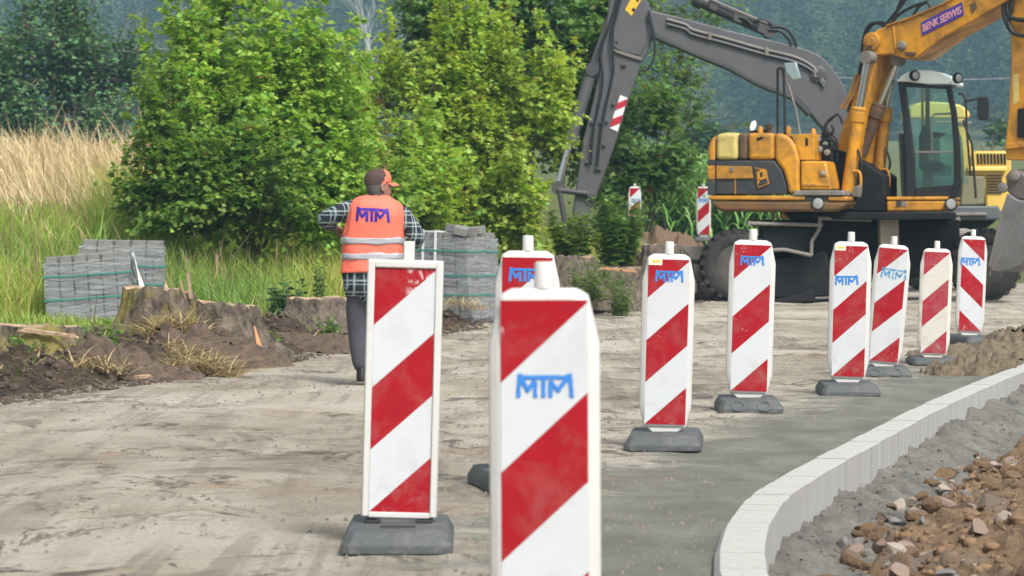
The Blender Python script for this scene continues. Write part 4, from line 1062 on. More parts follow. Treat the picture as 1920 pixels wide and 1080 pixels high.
# maize behind the yellow machine
def maize():
    PV, PF, PC = [], [], []; off = 0
    n = 620; ys = 66 + 9 * RNG.random(n) ** 1.3; xs = 2.0 + (ys - 66) * .1 + 5.2 * RNG.random(n)
    k = 9; m = n * k
    X = np.repeat(xs, k); Y = np.repeat(ys, k); zb = np.repeat(H(xs, ys), k)
    hp = np.repeat(1.25 + .75 * RNG.random(n) + .5 * sstep(-xs, -4.2, -2.4), k); lev = np.tile(np.linspace(.12, .95, k), n)
    a = RNG.random(m) * 6.283; L = .45 + .35 * RNG.random(m); rows = 6; t = np.linspace(0, 1, rows)
    dx, dy = np.cos(a), np.sin(a)
    px = X[:, None] + dx[:, None] * L[:, None] * t ** 1.1 * .9; py = Y[:, None] + dy[:, None] * L[:, None] * t ** 1.1 * .9
    pz = (zb + hp * lev)[:, None] + L[:, None] * (1.15 * t - 1.45 * t ** 2)
    ww = .065 * np.sin(np.pi * np.clip(t * .9 + .1, 0, 1)) + .004
    sx, sy = -dy, dx
    A = np.stack([px - sx[:, None] * ww / 2, py - sy[:, None] * ww / 2, pz + .012], -1); B = np.stack([px + sx[:, None] * ww / 2, py + sy[:, None] * ww / 2, pz + .012], -1)
    V = np.stack([A, B], 2).reshape(m, -1, 3); q = np.array([[2 * i, 2 * i + 1, 2 * i + 3, 2 * i + 2] for i in range(rows - 1)])
    F = (q[None] + 2 * rows * np.arange(m)[:, None, None]).reshape(-1, 4)
    C = np.repeat(shade((.15, .33, .07), m, .22, (.27, .44, .14), .25), 2 * rows, 0)
    # stalks
    sv = np.stack([np.stack([xs - .014, ys, H(xs, ys)], -1), np.stack([xs + .014, ys, H(xs, ys)], -1), np.stack([xs + .006, ys, H(xs, ys) + hp[::k]], -1), np.stack([xs - .006, ys, H(xs, ys) + hp[::k]], -1)], 1)
    V2 = sv.reshape(-1, 3); F2 = np.arange(len(V2)).reshape(-1, 4) + m * 2 * rows
    o = np_mesh('maize', np.concatenate([V.reshape(-1, 3), V2]), np.concatenate([F, F2]), GRASSM, col=np.concatenate([C, np.full((len(V2), 3), .12)]))
    tag(o, 'bright green maize field behind the yellow excavator', 'maize', kind='stuff')
maize()

def weed(px, py, Y, wpx, hpx, label, nst=10, col=(.11, .22, .05), lsz=.06, name='weed', upright=.8, tmpl=KITE):
    """a small leafy plant on the bank"""
    b = P(px, py, Y); k = FPX / Y; W_, Hh = wpx / 2 / k, 1.45 * hpx / k; z0 = max(Hs(b.x, Y), b.z - .15)
    pos, ax, nr, sz, mb = [], [], [], [], MB()
    for i in range(nst):
        a = random.uniform(0, 6.28); rr = random.random() ** .6
        tip = Vector((b.x + math.cos(a) * W_ * rr, Y + math.sin(a) * W_ * rr, z0 + Hh * random.uniform(.55, 1) * (1 - .35 * rr * (1 - upright))))
        p0 = Vector((b.x + math.cos(a) * W_ * rr * .4, Y + math.sin(a) * W_ * rr * .4, z0))
        mb.tube([p0, p0.lerp(tip, .5) + Vector((0, 0, .02)), tip], [.005, .004, .002], 5, cap=False)
        nl = max(5, int(Hh / .035))
        for j in range(nl):
            t = (j + .6) / nl; q = p0.lerp(tip, t); an = j * 2.4 + a
            pos.append(q); ax.append((math.cos(an), math.sin(an), random.uniform(-.2, .6))); nr.append((random.gauss(0, .4), random.gauss(0, .4), 1)); sz.append(lsz * random.uniform(.7, 1.3) * (1.15 - .5 * t))
    n = len(pos); c = shade(col, n, .25)
    root = empty(name, (b.x, Y, z0), label, 'weed' if name == 'weed' else 'plant')
    V, F, C = leaves(np.array(pos), np.array(ax, float), np.array(nr, float), np.array(sz), c, tmpl)
    np_mesh('foliage', V, F, LEAF, col=C, parent=root)
    obj('stems', mb, M('weed_stem', (.12, .16, .06), .8) if 'weed_stem' not in bpy.data.materials else bpy.data.materials['weed_stem'], root, smooth=60)
weed(42, 692, 24.6, 70, 38, 'bright leafy weed on the dark soil at the left edge below the wide stump', 14, (.12, .25, .05), .07)
weed(78, 662, 25.2, 50, 24, 'small weed rosette directly against the left stump', 9)
weed(195, 636, 27.0, 90, 46, 'bushy bright weed in front of the paving block stack and mossy stump', 18, (.14, .25, .06), .08)
weed(165, 682, 25.6, 80, 36, 'low weed patch on the soil between the left stump and the mossy stump', 14, (.10, .19, .05), .06)
weed(345, 676, 26.3, 60, 22, 'small bluish weed on the bank above the heap of dry stalks', 9, (.09, .18, .06), .06)
weed(502, 640, 28.6, 44, 42, 'single grassy weed beside the orange split wood', 14, (.12, .25, .05), .09)
weed(615, 604, 32.0, 44, 30, 'leafy rosette on the bank left of the worker at knee height', 10, (.12, .23, .06), .09)
weed(535, 575, 34, 90, 60, 'dark bluish thistle clump above the low stump left of the worker', 22, (.055, .13, .06), .10)
weed(600, 560, 35, 40, 90, 'tall thin weed standing behind the low stump left of the worker', 8, (.08, .17, .05), .07)
weed(1110, 545, 42.5, 110, 60, 'weed thicket at the foot of the pale topped stump', 24, (.13, .21, .06), .10)
weed(1165, 575, 42.0, 70, 60, 'weeds hanging over the road edge left of the stickered beacon', 20, (.12, .20, .06), .09)
weed(1160, 480, 49, 130, 100, 'dense leafy weeds under the grey digger arm behind the stumps', 46, (.13, .235, .06), .12, tmpl=LOBED)
weed(1070, 470, 48, 110, 70, 'bright shrubby weeds around the digger bucket', 34, (.14, .23, .05), .13, tmpl=LOBED)
weed(1186, 445, 57.3, 80, 62, 'weeds half covering the far beacon beside the digger arm', 16, (.12, .22, .06), .12)
weed(920, 480, 44, 60, 45, 'bright yellow green weed right of the leaning block stack', 18, (.20, .28, .05), .10)
# dead dark sapling and dry stalk heap
g = P(178, 690, 25.5); mb = MB(); z0 = Hs(g.x, 25.5)
mb.tube([(g.x, 25.5, z0 - .05), (g.x - .01, 25.5, z0 + .25), (g.x + .02, 25.5, z0 + .52)], [.008, .006, .003], 6); mb.tube([(g.x, 25.5, z0 + .22), (g.x - .06, 25.45, z0 + .36)], [.004, .002], 5)
tag(obj('bare_sapling', mb, TWIG, loc=(g.x, 25.5, z0)), 'thin bare dark sapling standing before the wrapped paving stack', 'sapling')
g = P(352, 514, 28.0)
for px, top, lab in ((350, 505, 'taller grey splinter of wood standing on the mossy stump'), (337, 524, 'shorter grey splinter of wood standing on the mossy stump')):
    b, t = P(px + 4, 560, 28.05), P(px, top, 28.05); mb = MB(); mb.prism([b, b + Vector((.035, 0, 0)), t + Vector((.012, 0, 0)), t], (0, .025, 0)); tag(obj('wood_splinter', mb, CUT, loc=tuple(b), smooth=0), lab, 'wood splinter')
def stalks(px, py, Y, w, h, n, label):
    b = P(px, py, Y); z0 = Hs(b.x, Y) - .02; xs = b.x + w * (RNG.random(n) - .5); ys = Y + .35 * (RNG.random(n) - .5)
    a = RNG.random(n) * 6.283; L = .25 + .3 * RNG.random(n)
    zz = z0 + h * np.clip(1 - ((xs - b.x) / (w * .5)) ** 2, 0, 1) * RNG.random(n)
    o = blades('dry_stalks', label, xs, ys, L * .45, .010 + .008 * RNG.random(n), np.stack([2.2 * np.cos(a), 1.2 * np.sin(a)], -1), shade((.40, .32, .17), n, .25), STRAWM, kind=None, z=zz, curve=.3)
    tag(o, label, 'dry stalks')
stalks(375, 690, 25.6, .62, .16, 420, 'heap of pale dry plant stalks lying at the foot of the bank')
stalks(300, 668, 26.9, .6, .10, 160, 'brown withered grass tuft leaning on the mossy stump')
stalks(560, 620, 31, 1.2, .10, 260, 'thin dry stalks strewn over the bank left of the worker')
stalks(840, 612, 38, .9, .12, 200, 'withered stalks at the foot of the leaning block stack')

# sparse ground cover over the dug bank
n = 9000; ys = 21 + 30 * RNG.random(n) ** 1.2; dd = .25 + 2.4 * RNG.random(n); xs = xe(ys) - dd
pt = fbm(xs * 1.4, ys * 1.1, 3, 57); keep = pt > .28; xs, ys, pt = xs[keep], ys[keep], pt[keep]; n = len(xs)
blades('ground_cover', 'patchy young weeds and withered grass growing over the dug soil bank', xs, ys, .05 + .11 * RNG.random(n), .012 + .016 * RNG.random(n), lean_(n, 0, 0, .7), shade((.15, .26, .06), n, .25, (.34, .26, .13), .4), GRASSM, curve=.9)
n = 700; ys = 22 + 24 * RNG.random(n); xs = xe(ys) - (-.2 + 2.4 * RNG.random(n)); a = RNG.random(n) * 6.283
blades('dry_litter', 'thin dry stems and twigs strewn over the dug soil bank', xs, ys, .10 + .12 * RNG.random(n), .006 + .006 * RNG.random(n), np.stack([2.4 * np.cos(a), 1.6 * np.sin(a)], -1), shade((.36, .27, .16), n, .3), STRAWM, z=H(xs, ys) + .02, curve=.2)
stalks(330, 632, 27.7, .55, .14, 260, 'withered brown grass drooping over the front of the mossy stump')
stalks(150, 700, 24.8, .8, .08, 160, 'thin dry stems scattered on the soil left of the stalk heap')
# ------------------------------------------------------------------ the yellow wheeled excavator
EYE = Vector((0, 0, CAMZ))
class Plane:
    """upright plane through c, turned by yaw; Q() gives its point seen at a pixel of the photograph"""
    def __init__(s, c, yaw):
        s.c = Vector(c); s.t = Vector((math.cos(yaw), -math.sin(yaw), 0)); s.n = Vector((math.sin(yaw), math.cos(yaw), 0))
    def Q(s, px, py, off=0.0):
        d = P(px, py, 1.0) - EYE; k = ((s.c + s.n * off - EYE).dot(s.n)) / d.dot(s.n); return EYE + d * k
    def plate(s, name, pts, off, th, mat, parent, bevel=.02, seg=2, mb=None, **k):
        m = mb or MB(); m.prism([s.Q(x, y, off) for x, y in pts], s.n * th)
        return obj(name, m, mat, parent, bevel=bevel, seg=seg, smooth=35, **k) if mb is None else m
    def tube(s, name, pts, off, r, mat, parent, seg=12, **k):
        m = MB(); m.tube([s.Q(p[0], p[1], p[2] if len(p) > 2 else off) for p in pts], r, seg); return obj(name, m, mat, parent, smooth=50, **k)

def curve_pts(pts, n=8):
    """smooth line through pixel points"""
    out = []; m = len(pts)
    for i in range(m - 1):
        p0, p1, p2, p3 = (np.array(pts[max(i - 1, 0)], float), np.array(pts[i], float), np.array(pts[i + 1], float), np.array(pts[min(i + 2, m - 1)], float))
        for k in range(n):
            t = k / n
            out.append(tuple(.5 * (2 * p1 + (p2 - p0) * t + (2 * p0 - 5 * p1 + 4 * p2 - p3) * t * t + (3 * p1 - p0 - 3 * p2 + p3) * t ** 3)))
    out.append(tuple(pts[-1])); return out

def text_part(name, body, origin, right, up, width, height, mat, parent, thick=.004, bold=0.0, spacing=1.0):
    cu = bpy.data.curves.new(name, 'FONT'); cu.body = body; cu.size = 1; cu.extrude = .01; cu.offset = bold; cu.space_character = spacing
    o = bpy.data.objects.new(name, cu); COL.objects.link(o)
    bpy.context.view_layer.update()
    me = bpy.data.meshes.new_from_object(o.evaluated_get(bpy.context.evaluated_depsgraph_get()))
    bpy.data.objects.remove(o)
    xs = [v.co.x for v in me.vertices]; ys = [v.co.y for v in me.vertices]; x0, x1, y0, y1 = min(xs), max(xs), min(ys), max(ys)
    nr = right.cross(up).normalized(); o3 = ORG.get(parent.name, Vector())
    for v in me.vertices:
        c = v.co.copy(); v.co = origin + right * ((c.x - x0) / (x1 - x0) * width) + up * ((c.y - y0) / (y1 - y0) * height) + nr * (c.z / .01 * thick * .5) - o3
    me.materials.clear(); me.materials.append(mat)
    o = bpy.data.objects.new(name, me); COL.objects.link(o); o.parent = parent; ORG[o.name] = o3
    return o

YEL = M('yellow_paint', (.66, .295, .014), .42, var=.10, scale=2.2, dirt=(.16, .085, .025), damt=.85, dscale=2.1, dlo=.42)
YELD = M('worn_yellow_paint', (.55, .25, .018), .5, var=.18, scale=3, dirt=(.11, .06, .025), damt=.75, dscale=2.4, dlo=.42)
CREAM = M('sun_faded_paint', (.58, .47, .15), .55, var=.15, scale=3, dirt=(.22, .17, .07), damt=.7, dscale=2.5, dlo=.45)
SOOT = M('sooty_paint', (.12, .07, .035), .7, var=.4, scale=3, dirt=(.03, .025, .02), damt=.8, dscale=2)
DARK = M('dark_grey_paint', (.035, .037, .042), .5, var=.2, scale=3, dirt=(.11, .095, .075), damt=.45, dscale=2.2)
CABF = M('cab_frame_paint', (.018, .019, .022), .5, var=.2, spec=.35)
BLACKM = M('black_grimy_metal', (.009, .0095, .011), .7, spec=.25, var=.3, scale=4, dirt=(.035, .028, .022), damt=.5, dscale=3)
GREYM = M('muddy_grey_metal', (.20, .185, .165), .65, var=.25, scale=4, dirt=(.10, .08, .06), damt=.6, dscale=2.5, bmp=.2)
BRNSK = M('grimy_skirt_paint', (.17, .085, .028), .6, var=.3, scale=3, dirt=(.06, .045, .035), damt=.7, dscale=2)
STEEL = M('chromed_rod', (.62, .63, .64), .22, metal=1.0, var=.1)
RIMM = M('dirty_rim', (.055, .05, .045), .7, var=.3, scale=4, dirt=(.13, .11, .085), damt=.5, dscale=3)
RUBBER = M('tyre_rubber', (.022, .021, .020), .85, var=.3, scale=5, dirt=(.10, .085, .068), damt=.5, dscale=2.2, dlo=.42)
HOSE = M('black_hose', (.012, .012, .014), .5)
LAMPG = M('lamp_glass', (.30, .31, .31), .2, var=.05)
ROOFW = M('white_cab_roof', (.86, .95, .94), .4, var=.05, dirt=(.4, .45, .44), damt=.4)
SIGNB = M('blue_sign', (.055, .03, .26), .5, var=.1); SIGNP = M('pink_letters', (.62, .30, .36), .5)
MIRR = M('mirror_glass', (.40, .50, .50), .15, metal=.6, var=.05)
def glass_mat(name, tint, a=.82, rough=.06):
    m, nt, b = nodes(name); t = nt.nodes.new('ShaderNodeBsdfTransparent'); t.inputs[0].default_value = tint + (1,)
    g = nt.nodes.new('ShaderNodeBsdfGlossy'); g.inputs['Roughness'].default_value = rough; g.inputs[0].default_value = (.8, .9, .9, 1)
    x = nt.nodes.new('ShaderNodeMixShader'); x.inputs[0].default_value = 1 - a
    nt.links.new(t.outputs[0], x.inputs[1]); nt.links.new(g.outputs[0], x.inputs[2]); nt.links.new(x.outputs[0], nt.nodes['Material Output'].inputs['Surface']); return m
GLASS = glass_mat('cab_glass', (.84, .95, .92), .90)

def wheel(root, c, r=.58, w=.46, axis=(0, 1, 0), nm='wheel', lugs=22, rimm=None):
    """tyre with lugs and a dished rim"""
    c = Vector(c); ax = Vector(axis).normalized()
    rw = empty(nm, c); rw.parent = root; rw.location = c - ORG[root.name]; ORG[rw.name] = c
    mb = MB(); h = w / 2
    mb.lathe(c, ax, [(-h * .80, r * .54), (-h * .92, r * .60), (-h, r * .72), (-h * .98, r * .86), (-h * .82, r * .955), (0, r * .97), (h * .82, r * .955), (h * .98, r * .86), (h, r * .72), (h * .92, r * .60), (h * .80, r * .54)], 48)
    a = ax.orthogonal().normalized(); b = ax.cross(a)
    for k in range(lugs):
        for sd in (-1, 1):
            t = 2 * math.pi * (k + (.5 if sd > 0 else 0)) / lugs
            q = Matrix((a * math.cos(t) + b * math.sin(t), (-a * math.sin(t) + b * math.cos(t)), ax)).transposed()
            mb.box(c + (a * math.cos(t) + b * math.sin(t)) * r * .955 + ax * sd * h * .48, (r * .11, r * .13, h * 1.02), q)
    obj('tyre', mb, RUBBER, rw, smooth=35)
    mb = MB(); s = -1
    mb.lathe(c, ax, [(-h * .84, r * .56), (-h * .86, r * .52), (-h * .5, r * .48), (-h * .25, r * .42), (-h * .3, r * .24), (-h * .62, r * .22), (-h * .66, r * .16), (-h * .66, .01)], 40)
    mb.lathe(c, ax, [(h * .84, r * .56), (h * .86, r * .52), (h * .5, r * .48), (h * .25, r * .42), (h * .25, .01)], 40)
    for k in range(10):
        t = 2 * math.pi * k / 10; mb.lathe(c + (a * math.cos(t) + b * math.sin(t)) * r * .32 - ax * h * .26, -ax, [(0, .022), (.04, .022), (.045, .012)], 8)
    obj('rim', mb, rimm or RIMM, rw, smooth=40)
    return rw

def excavator():
    B = Plane(P(1590, 380, 49.7), R(18))
    base = Vector((P(1590, 565, 51).x, 51.2, 0))
    root = empty('wheeled_excavator', base, 'yellow wheeled excavator with black side panel standing across the road at the right', 'excavator')
    W = 2.25
    pl = lambda n, p, off, th, m, par=root, **k: B.plate(n, p, off, th, m, par, **k)
    # rear hood in bands of different paint
    pl('counterweight', [(1327, 366), (1326.5, 278), (1331, 264), (1340.5, 253), (1340.5, 366)], .02, W, YELD, bevel=.05)
    hood = pl('engine_hood', [(1402, 299.5), (1402, 249), (1451, 249.3), (1451, 299.5)], .0, W, YEL, bevel=.06, seg=3)
    pl('faded_hood_panel', [(1342, 299.5), (1342, 252), (1362, 248.5), (1383, 248.8), (1383, 299.5)], .0, W, CREAM, bevel=.06, seg=3)
    pl('sooty_hood_panel', [(1384, 299.5), (1384, 249), (1401, 249), (1401, 299.5)], .01, W, SOOT, bevel=.05, seg=3)
    pl('hood_corner', [(1452, 249.4), (1466, 251), (1481, 257), (1492, 272), (1498, 295), (1500, 364), (1477, 364), (1475, 345), (1467, 319), (1452, 299.5)], .0, .62, YEL, bevel=.06, seg=3)
    dk = pl('side_panel', [(1342, 301), (1451, 301), (1465, 319), (1473.5, 345), (1475.5, 364), (1342, 364)], .02, .9, DARK, bevel=.015)
    pl('door_band', [(1343, 311), (1408, 312), (1412, 334), (1343, 336)], -.012, .05, YELD, dk, bevel=.008)
    pl('counterweight_band', [(1327, 311), (1340, 311), (1340, 336), (1327, 336)], -.0, .06, YEL, dk, bevel=.006)
    pl('counterweight_stripe', [(1326.2, 299), (1340.8, 299), (1340.8, 309), (1326.2, 309)], .0, .06, DARK, dk, bevel=.004)
    pl('counterweight_foot', [(1326.6, 338), (1340.8, 338), (1340.8, 366), (1326.6, 366)], .0, .06, DARK, dk, bevel=.004)
    pl('hood_seam', [(1377, 335), (1379.4, 335), (1379.4, 364), (1377, 364)], .008, .03, YELD, dk, bevel=.002)
    pl('latch', [(1368.5, 313), (1375, 313), (1375, 322), (1368.5, 322)], -.03, .03, GREYM, dk, bevel=.004)
    pl('vent', [(1418, 259), (1429, 256), (1431, 259), (1421, 264)], -.012, .03, BLACKM, hood, bevel=.003)
    # badge
    bq = [(1414, 313), (1436.5, 318.5), (1441.5, 345), (1421, 353)]
    bad = pl('badge', bq, -.012, .04, YELD, dk, bevel=.004)
    inn = [(1416, 316), (1434.5, 320.5), (1439, 343.5), (1422.5, 350)]
    pl('badge_field', inn, -.020, .012, DARK, bad, bevel=0)
    o3 = B.Q(1420.5, 345, -.024); r_ = (B.Q(1438, 339, -.024) - o3); u_ = B.Q(1417.6, 319.5, -.024) - o3
    text_part('badge_letters', 'JCB', o3, r_.normalized(), u_.normalized(), r_.length, u_.length * .92, YEL, bad, .006, bold=.03, spacing=.9)
    # tool boxes
    tb = pl('tool_box', [(1500.5, 300), (1494, 274), (1483, 254), (1476, 252), (1526, 251), (1527, 300)], .04, .55, YEL, bevel=.03)
    pl('handle_slot', [(1510, 259), (1514.5, 259), (1515, 273), (1510, 273)], .03, .02, BLACKM, tb, bevel=.003)
    lb = pl('battery_box', [(1501, 302), (1548, 302), (1556, 338), (1559, 356), (1501, 356)], .0, .7, YEL, bevel=.03)
    pl('box_lip', [(1505, 345), (1555, 345), (1556, 349), (1505, 349)], -.015, .03, YELD, lb, bevel=.004)
    pl('box_lamp', [(1536, 319), (1548, 319), (1549, 330), (1536, 330)], -.02, .03, YELD, lb, bevel=.006)
    m = MB(); m.lathe(B.Q(1543.5, 324.5, -.02), -B.n, [(0, .035), (.015, .033), (.02, .02)], 16); obj('box_lamp_lens', m, LAMPG, lb)
    pl('step_ledge', [(1490, 357), (1581, 357), (1584, 366.5), (1486, 366.5)], -.03, 1.0, GREYM, bevel=.015)
    sk = pl('skirt', [(1329, 376), (1589, 378), (1580, 391), (1562, 397), (1352, 397), (1336, 388)], .0, W + .1, BRNSK, bevel=.05, seg=3)
    pl('skirt_rim', [(1328, 367), (1509, 367.5), (1509, 375.5), (1328, 375)], -.01, W + .1, YELD, bevel=.02)
    pl('skirt_rim', [(1552, 368.5), (1589, 368.5), (1589, 377), (1552, 376.5)], -.01, .5, YELD, bevel=.02)
    pl('skirt_plate', [(1510, 367.5), (1551, 367.5), (1551, 377), (1510, 377)], .01, .6, DARK, bevel=.01)
    m = MB(); m.lathe(B.Q(1533.5, 382.5, -.005), -B.n, [(0, .105), (.012, .105), (.018, .095)], 28); rl = obj('work_lamp', m, BLACKM, root)
    m = MB(); m.lathe(B.Q(1533.5, 382, -.022), -B.n, [(0, .088), (.02, .075), (.028, .03), (.029, .001)], 28); m.v = [tuple(v) for v in m.v]; obj('lamp_lens', m, LAMPG, rl)
    # machinery between hood and cab
    pl('pump_bay', [(1528, 300), (1529, 268), (1600, 290), (1660, 330), (1660, 397), (1560, 397), (1556, 340)], .75, 1.0, BLACKM, bevel=.03)
    pl('slew_frame', [(1572, 345), (1590, 325), (1640, 330), (1645, 398), (1574, 398)], .95, .9, BLACKM, bevel=.03)
    for pts in ([(1530, 285), (1545, 262), (1560, 275), (1556, 320)], [(1534, 262), (1552, 250), (1568, 262), (1570, 300)], [(1530, 275), (1542, 276), (1556, 282), (1565, 270)], [(1545, 240), (1555, 225), (1572, 215), (1580, 232)], [(1530, 255), (1550, 256), (1562, 246), (1560, 235)], [(1548, 300), (1556, 262), (1548, 236), (1560, 222)]):
        B.tube('hose', curve_pts(pts), .45 + .2 * random.random(), .024, HOSE, root, 8)
    for (x, y) in ((1535, 262), (1538, 280), (1552, 286), (1556, 262), (1548, 250)):
        m = MB(); m.lathe(B.Q(x, y, .42), -B.n, [(0, .05), (.08, .05), (.09, .03)], 10); obj('hose_fitting', m, GREYM if random.random() < .5 else BLACKM, root)
    # things on the hood
    m = MB(); m.lathe(B.Q(1442, 252, .5), (0, 0, 1), [(-.1, .035), (.09, .035), (.1, .055), (.16, .06), (.17, .04)], 16); obj('exhaust_stub', m, SOOT, root)
    pl('hood_bar', [(1405, 249), (1406, 245), (1432, 242), (1434, 249)], .4, .4, BLACKM, bevel=.01)
    m = MB(); c = B.Q(1412, 236, .45); q = Euler((0, R(18), 0)).to_matrix()
    m.lathe((0, 0, 0), (0, -1, 0), [(0, .09), (.03, .09), (.035, .08)], 24); m.v = [tuple(q @ Vector((v[0] * .62, v[1], v[2] * 1.15)) + c) for v in m.v]; rm = obj('rear_mirror', m, BLACKM, root)
    m = MB(); m.lathe((0, -.036, 0), (0, -1, 0), [(0, .078), (.004, .077)], 24); m.v = [tuple(q @ Vector((v[0] * .62, v[1], v[2] * 1.15)) + c) for v in m.v]; obj('mirror_glass', m, ROOFW, rm)
    for x, y in ((1426, 243), (1478, 243), (1525, 247)):
        m = MB(); m.lathe(B.Q(x, y + 3, .3), (0, 0, 1), [(-.05, .04), (.04, .045), (.08, .02)], 12); obj('lifting_lug', m, YELD, root)
    B.tube('mirror_post', [(1458, 252), (1458, 129), (1463, 127), (1469, 128), (1471, 180), (1472, 262), (1462, 290), (1460, 352)], .1, .021, HOSE, root, 8)
    B.tube('mirror_arm', [(1462, 127), (1478, 160), (1492, 205), (1500, 252)], .12, .02, GREYM, root, 8)
    pl('side_mirror', [(1470, 118), (1492, 117), (1501, 147), (1486, 150), (1474, 135)], .05, .08, MIRR, bevel=.01)
    # cab on the far side
    cab = empty('cab', B.Q(1750, 370, 1.0)); cab.parent = root; cab.location = ORG[cab.name] - base; 
    cp = lambda n, p, off, th, m, **k: B.plate(n, p, off, th, m, cab, **k)
    cw = .95
    for off in (.9, .9 + cw):
        cp('cab_pillar', [(1683, 152), (1696, 152), (1705, 220), (1714, 300), (1716, 372), (1698, 372), (1697, 300), (1692, 220)], off, .10, CABF, bevel=.02)
        cp('cab_pillar', [(1772, 160), (1783, 158), (1793, 210), (1800, 280), (1801, 340), (1793, 371), (1781, 371), (1788, 340), (1788, 285), (1783, 215)], off, .09, CABF, bevel=.02)
        cp('cab_sill', [(1716, 352), (1789, 346), (1783, 371), (1716, 372)], off + .01, .07, CABF, bevel=.015)
        cp('cab_header', [(1696, 152), (1774, 158), (1774, 167), (1697, 163)], off + .01, .07, CABF, bevel=.01)
        cp('side_window', [(1697, 163), (1774, 166), (1785, 215), (1789, 285), (1789, 346), (1716, 352), (1714, 300), (1705, 220)], off + .045, .01, GLASS, bevel=0)
    cp('window_rail', [(1716, 283), (1789, 283), (1789, 287), (1716, 287)], .93, .03, GREYM, bevel=.004)
    cp('lower_pane', [(1717, 288), (1788, 288), (1788, 345), (1717, 351)], .915, .01, GLASS, bevel=0)
    m = MB()
    for (x0, y0), (x1, y1) in (((1783, 168), (1793, 215)), ((1793, 215), (1800, 280)), ((1800, 280), (1801, 345))):
        a, b_ = B.Q(x0 - 3, y0, 1.0), B.Q(x1 - 3, y1, 1.0); a2, b2 = a + B.n * (cw - .12), b_ + B.n * (cw - .12); m.prism([a, b_, b2, a2], B.t * .01)
    obj('windscreen', m, GLASS, cab, smooth=0)
    m = MB()
    for (x0, y0), (x1, y1) in (((1683, 300), (1698, 372)),): pass
    cp('rear_wall', [(1684, 250), (1690, 250), (1698, 372), (1690, 372)], 1.0, cw - .1, DARK, bevel=.01)
    rp = [(1680, 153), (1690, 141), (1702, 134), (1722, 130.5), (1747, 132), (1768, 140), (1784, 152), (1784, 158), (1740, 158), (1700, 153)]
    B.plate('cab_roof', rp, .86, cw + .2, ROOFW, cab, bevel=.05, seg=3)
    for x, y in ((1709, 142), (1790, 147)):
        m = MB(); c = B.Q(x, y, .82); m.lathe(c, (B.t * .75 - B.n * .65), [(0, .05), (.05, .085), (.10, .09), (.11, .075)], 20); l = obj('roof_lamp', m, BLACKM, cab)
        m = MB(); m.lathe(c, (B.t * .75 - B.n * .65), [(.105, .07), (.125, .05), (.13, .01)], 20); obj('lamp_lens', m, LAMPG, l)
    cp('visor', [(1752, 152), (1779, 152), (1781, 162), (1752, 163)], .88, .6, DARK, bevel=.01)
    cp('seat', [(1722, 318), (1722, 255), (1730, 232), (1738, 236), (1738, 300), (1762, 305), (1762, 322)], 1.25, .5, BLACKM, bevel=.04)
    cp('seat_column', [(1730, 290), (1744, 290), (1744, 352), (1730, 352)], 1.35, .3, GREYM, bevel=.02)
    cp('steering_console', [(1738, 246), (1768, 249), (1754, 258), (1742, 256)], 1.2, .35, BLACKM, bevel=.01)
    cp('grab_post', [(1727, 166), (1731, 166), (1731, 250), (1727, 250)], 1.75, .05, YELD, bevel=.005)
    cp('grab_post', [(1735, 166), (1742, 166), (1742, 248), (1735, 248)], 1.78, .06, BLACKM, bevel=.005)
    B.tube('grab_rail', [(1748, 300), (1746, 222), (1752, 214), (1786, 213)], .97, .018, GREYM, cab, 8)
    B.tube('mirror_bracket', [(1797, 176), (1805, 176), (1811, 188), (1813, 250), (1820, 330)], 1.0, .018, DARK, cab, 8)
    B.tube('mirror_bracket', [(1806, 226), (1822, 270), (1830, 372)], 1.0, .02, DARK, cab, 8)
    cp('side_mirror', [(1832, 182), (1850, 181), (1853, 184), (1853, 221), (1850, 225), (1835, 225), (1832, 221)], .98, .12, DARK, bevel=.02)
    B.tube('mirror_stalk', [(1808, 190), (1832, 186)], 1.02, .018, DARK, cab, 8)
    # front platform below the cab
    fp = pl('cab_platform', [(1662, 376), (1776, 376), (1776, 384), (1764, 396), (1662, 397)], .75, 1.2, YELD, bevel=.04, seg=3)
    pl('platform_rim', [(1662, 369), (1776, 368.5), (1776, 375), (1662, 375.5)], .74, 1.2, YEL, bevel=.015)
    m = MB(); m.lathe(B.Q(1782, 383, .78), (B.t * .5 - B.n * .85), [(0, .10), (.02, .105), (.03, .095)], 24); l = obj('work_lamp', m, BLACKM, root)
    m = MB(); m.lathe(B.Q(1782, 383, .78), (B.t * .5 - B.n * .85), [(.032, .085), (.05, .07), (.055, .02)], 24); obj('lamp_lens', m, LAMPG, l)
    pl('data_plate', [(1690, 377), (1699, 377), (1699, 387), (1690, 387)], .738, .012, GREYM, bevel=0); pl('data_plate', [(1681, 377), (1689, 377), (1689, 387), (1681, 387)], .738, .012, DARK, bevel=0)
    pl('turntable', [(1470, 397.5), (1760, 397.5), (1760, 412), (1480, 412)], .4, 1.6, BLACKM, bevel=.02)
    # boom, slewed a little further towards the road
    A = Plane(B.Q(1600, 380, .75), R(35))
    ap = lambda n, p, off, th, m, par=root, **k: A.plate(n, p, off, th, m, par, **k)
    bw = .66
    ap('lower_boom', [(1576, 245), (1597, 190), (1612, 140), (1620, 105), (1632, 92), (1646, 98), (1641, 122), (1622, 200), (1608, 280), (1598, 350), (1566, 352), (1556, 330), (1566, 288)], .0, bw, YEL, bevel=.03)
    ub = ap('upper_boom', [(1618, 100), (1619, 84), (1630, 66), (1646, 55), (1664, 48.5), (1700, 36), (1765, 9), (1800, -12), (1880, -42), (1935, -66), (1940, -40), (1890, 0), (1830, 36), (1775, 66), (1717, 109), (1700, 111.5), (1668, 101), (1640, 105), (1626, 106)], -.02, bw + .04, YEL, bevel=.02)
    m = MB(); a = A.Q(1662, 48, -.02)
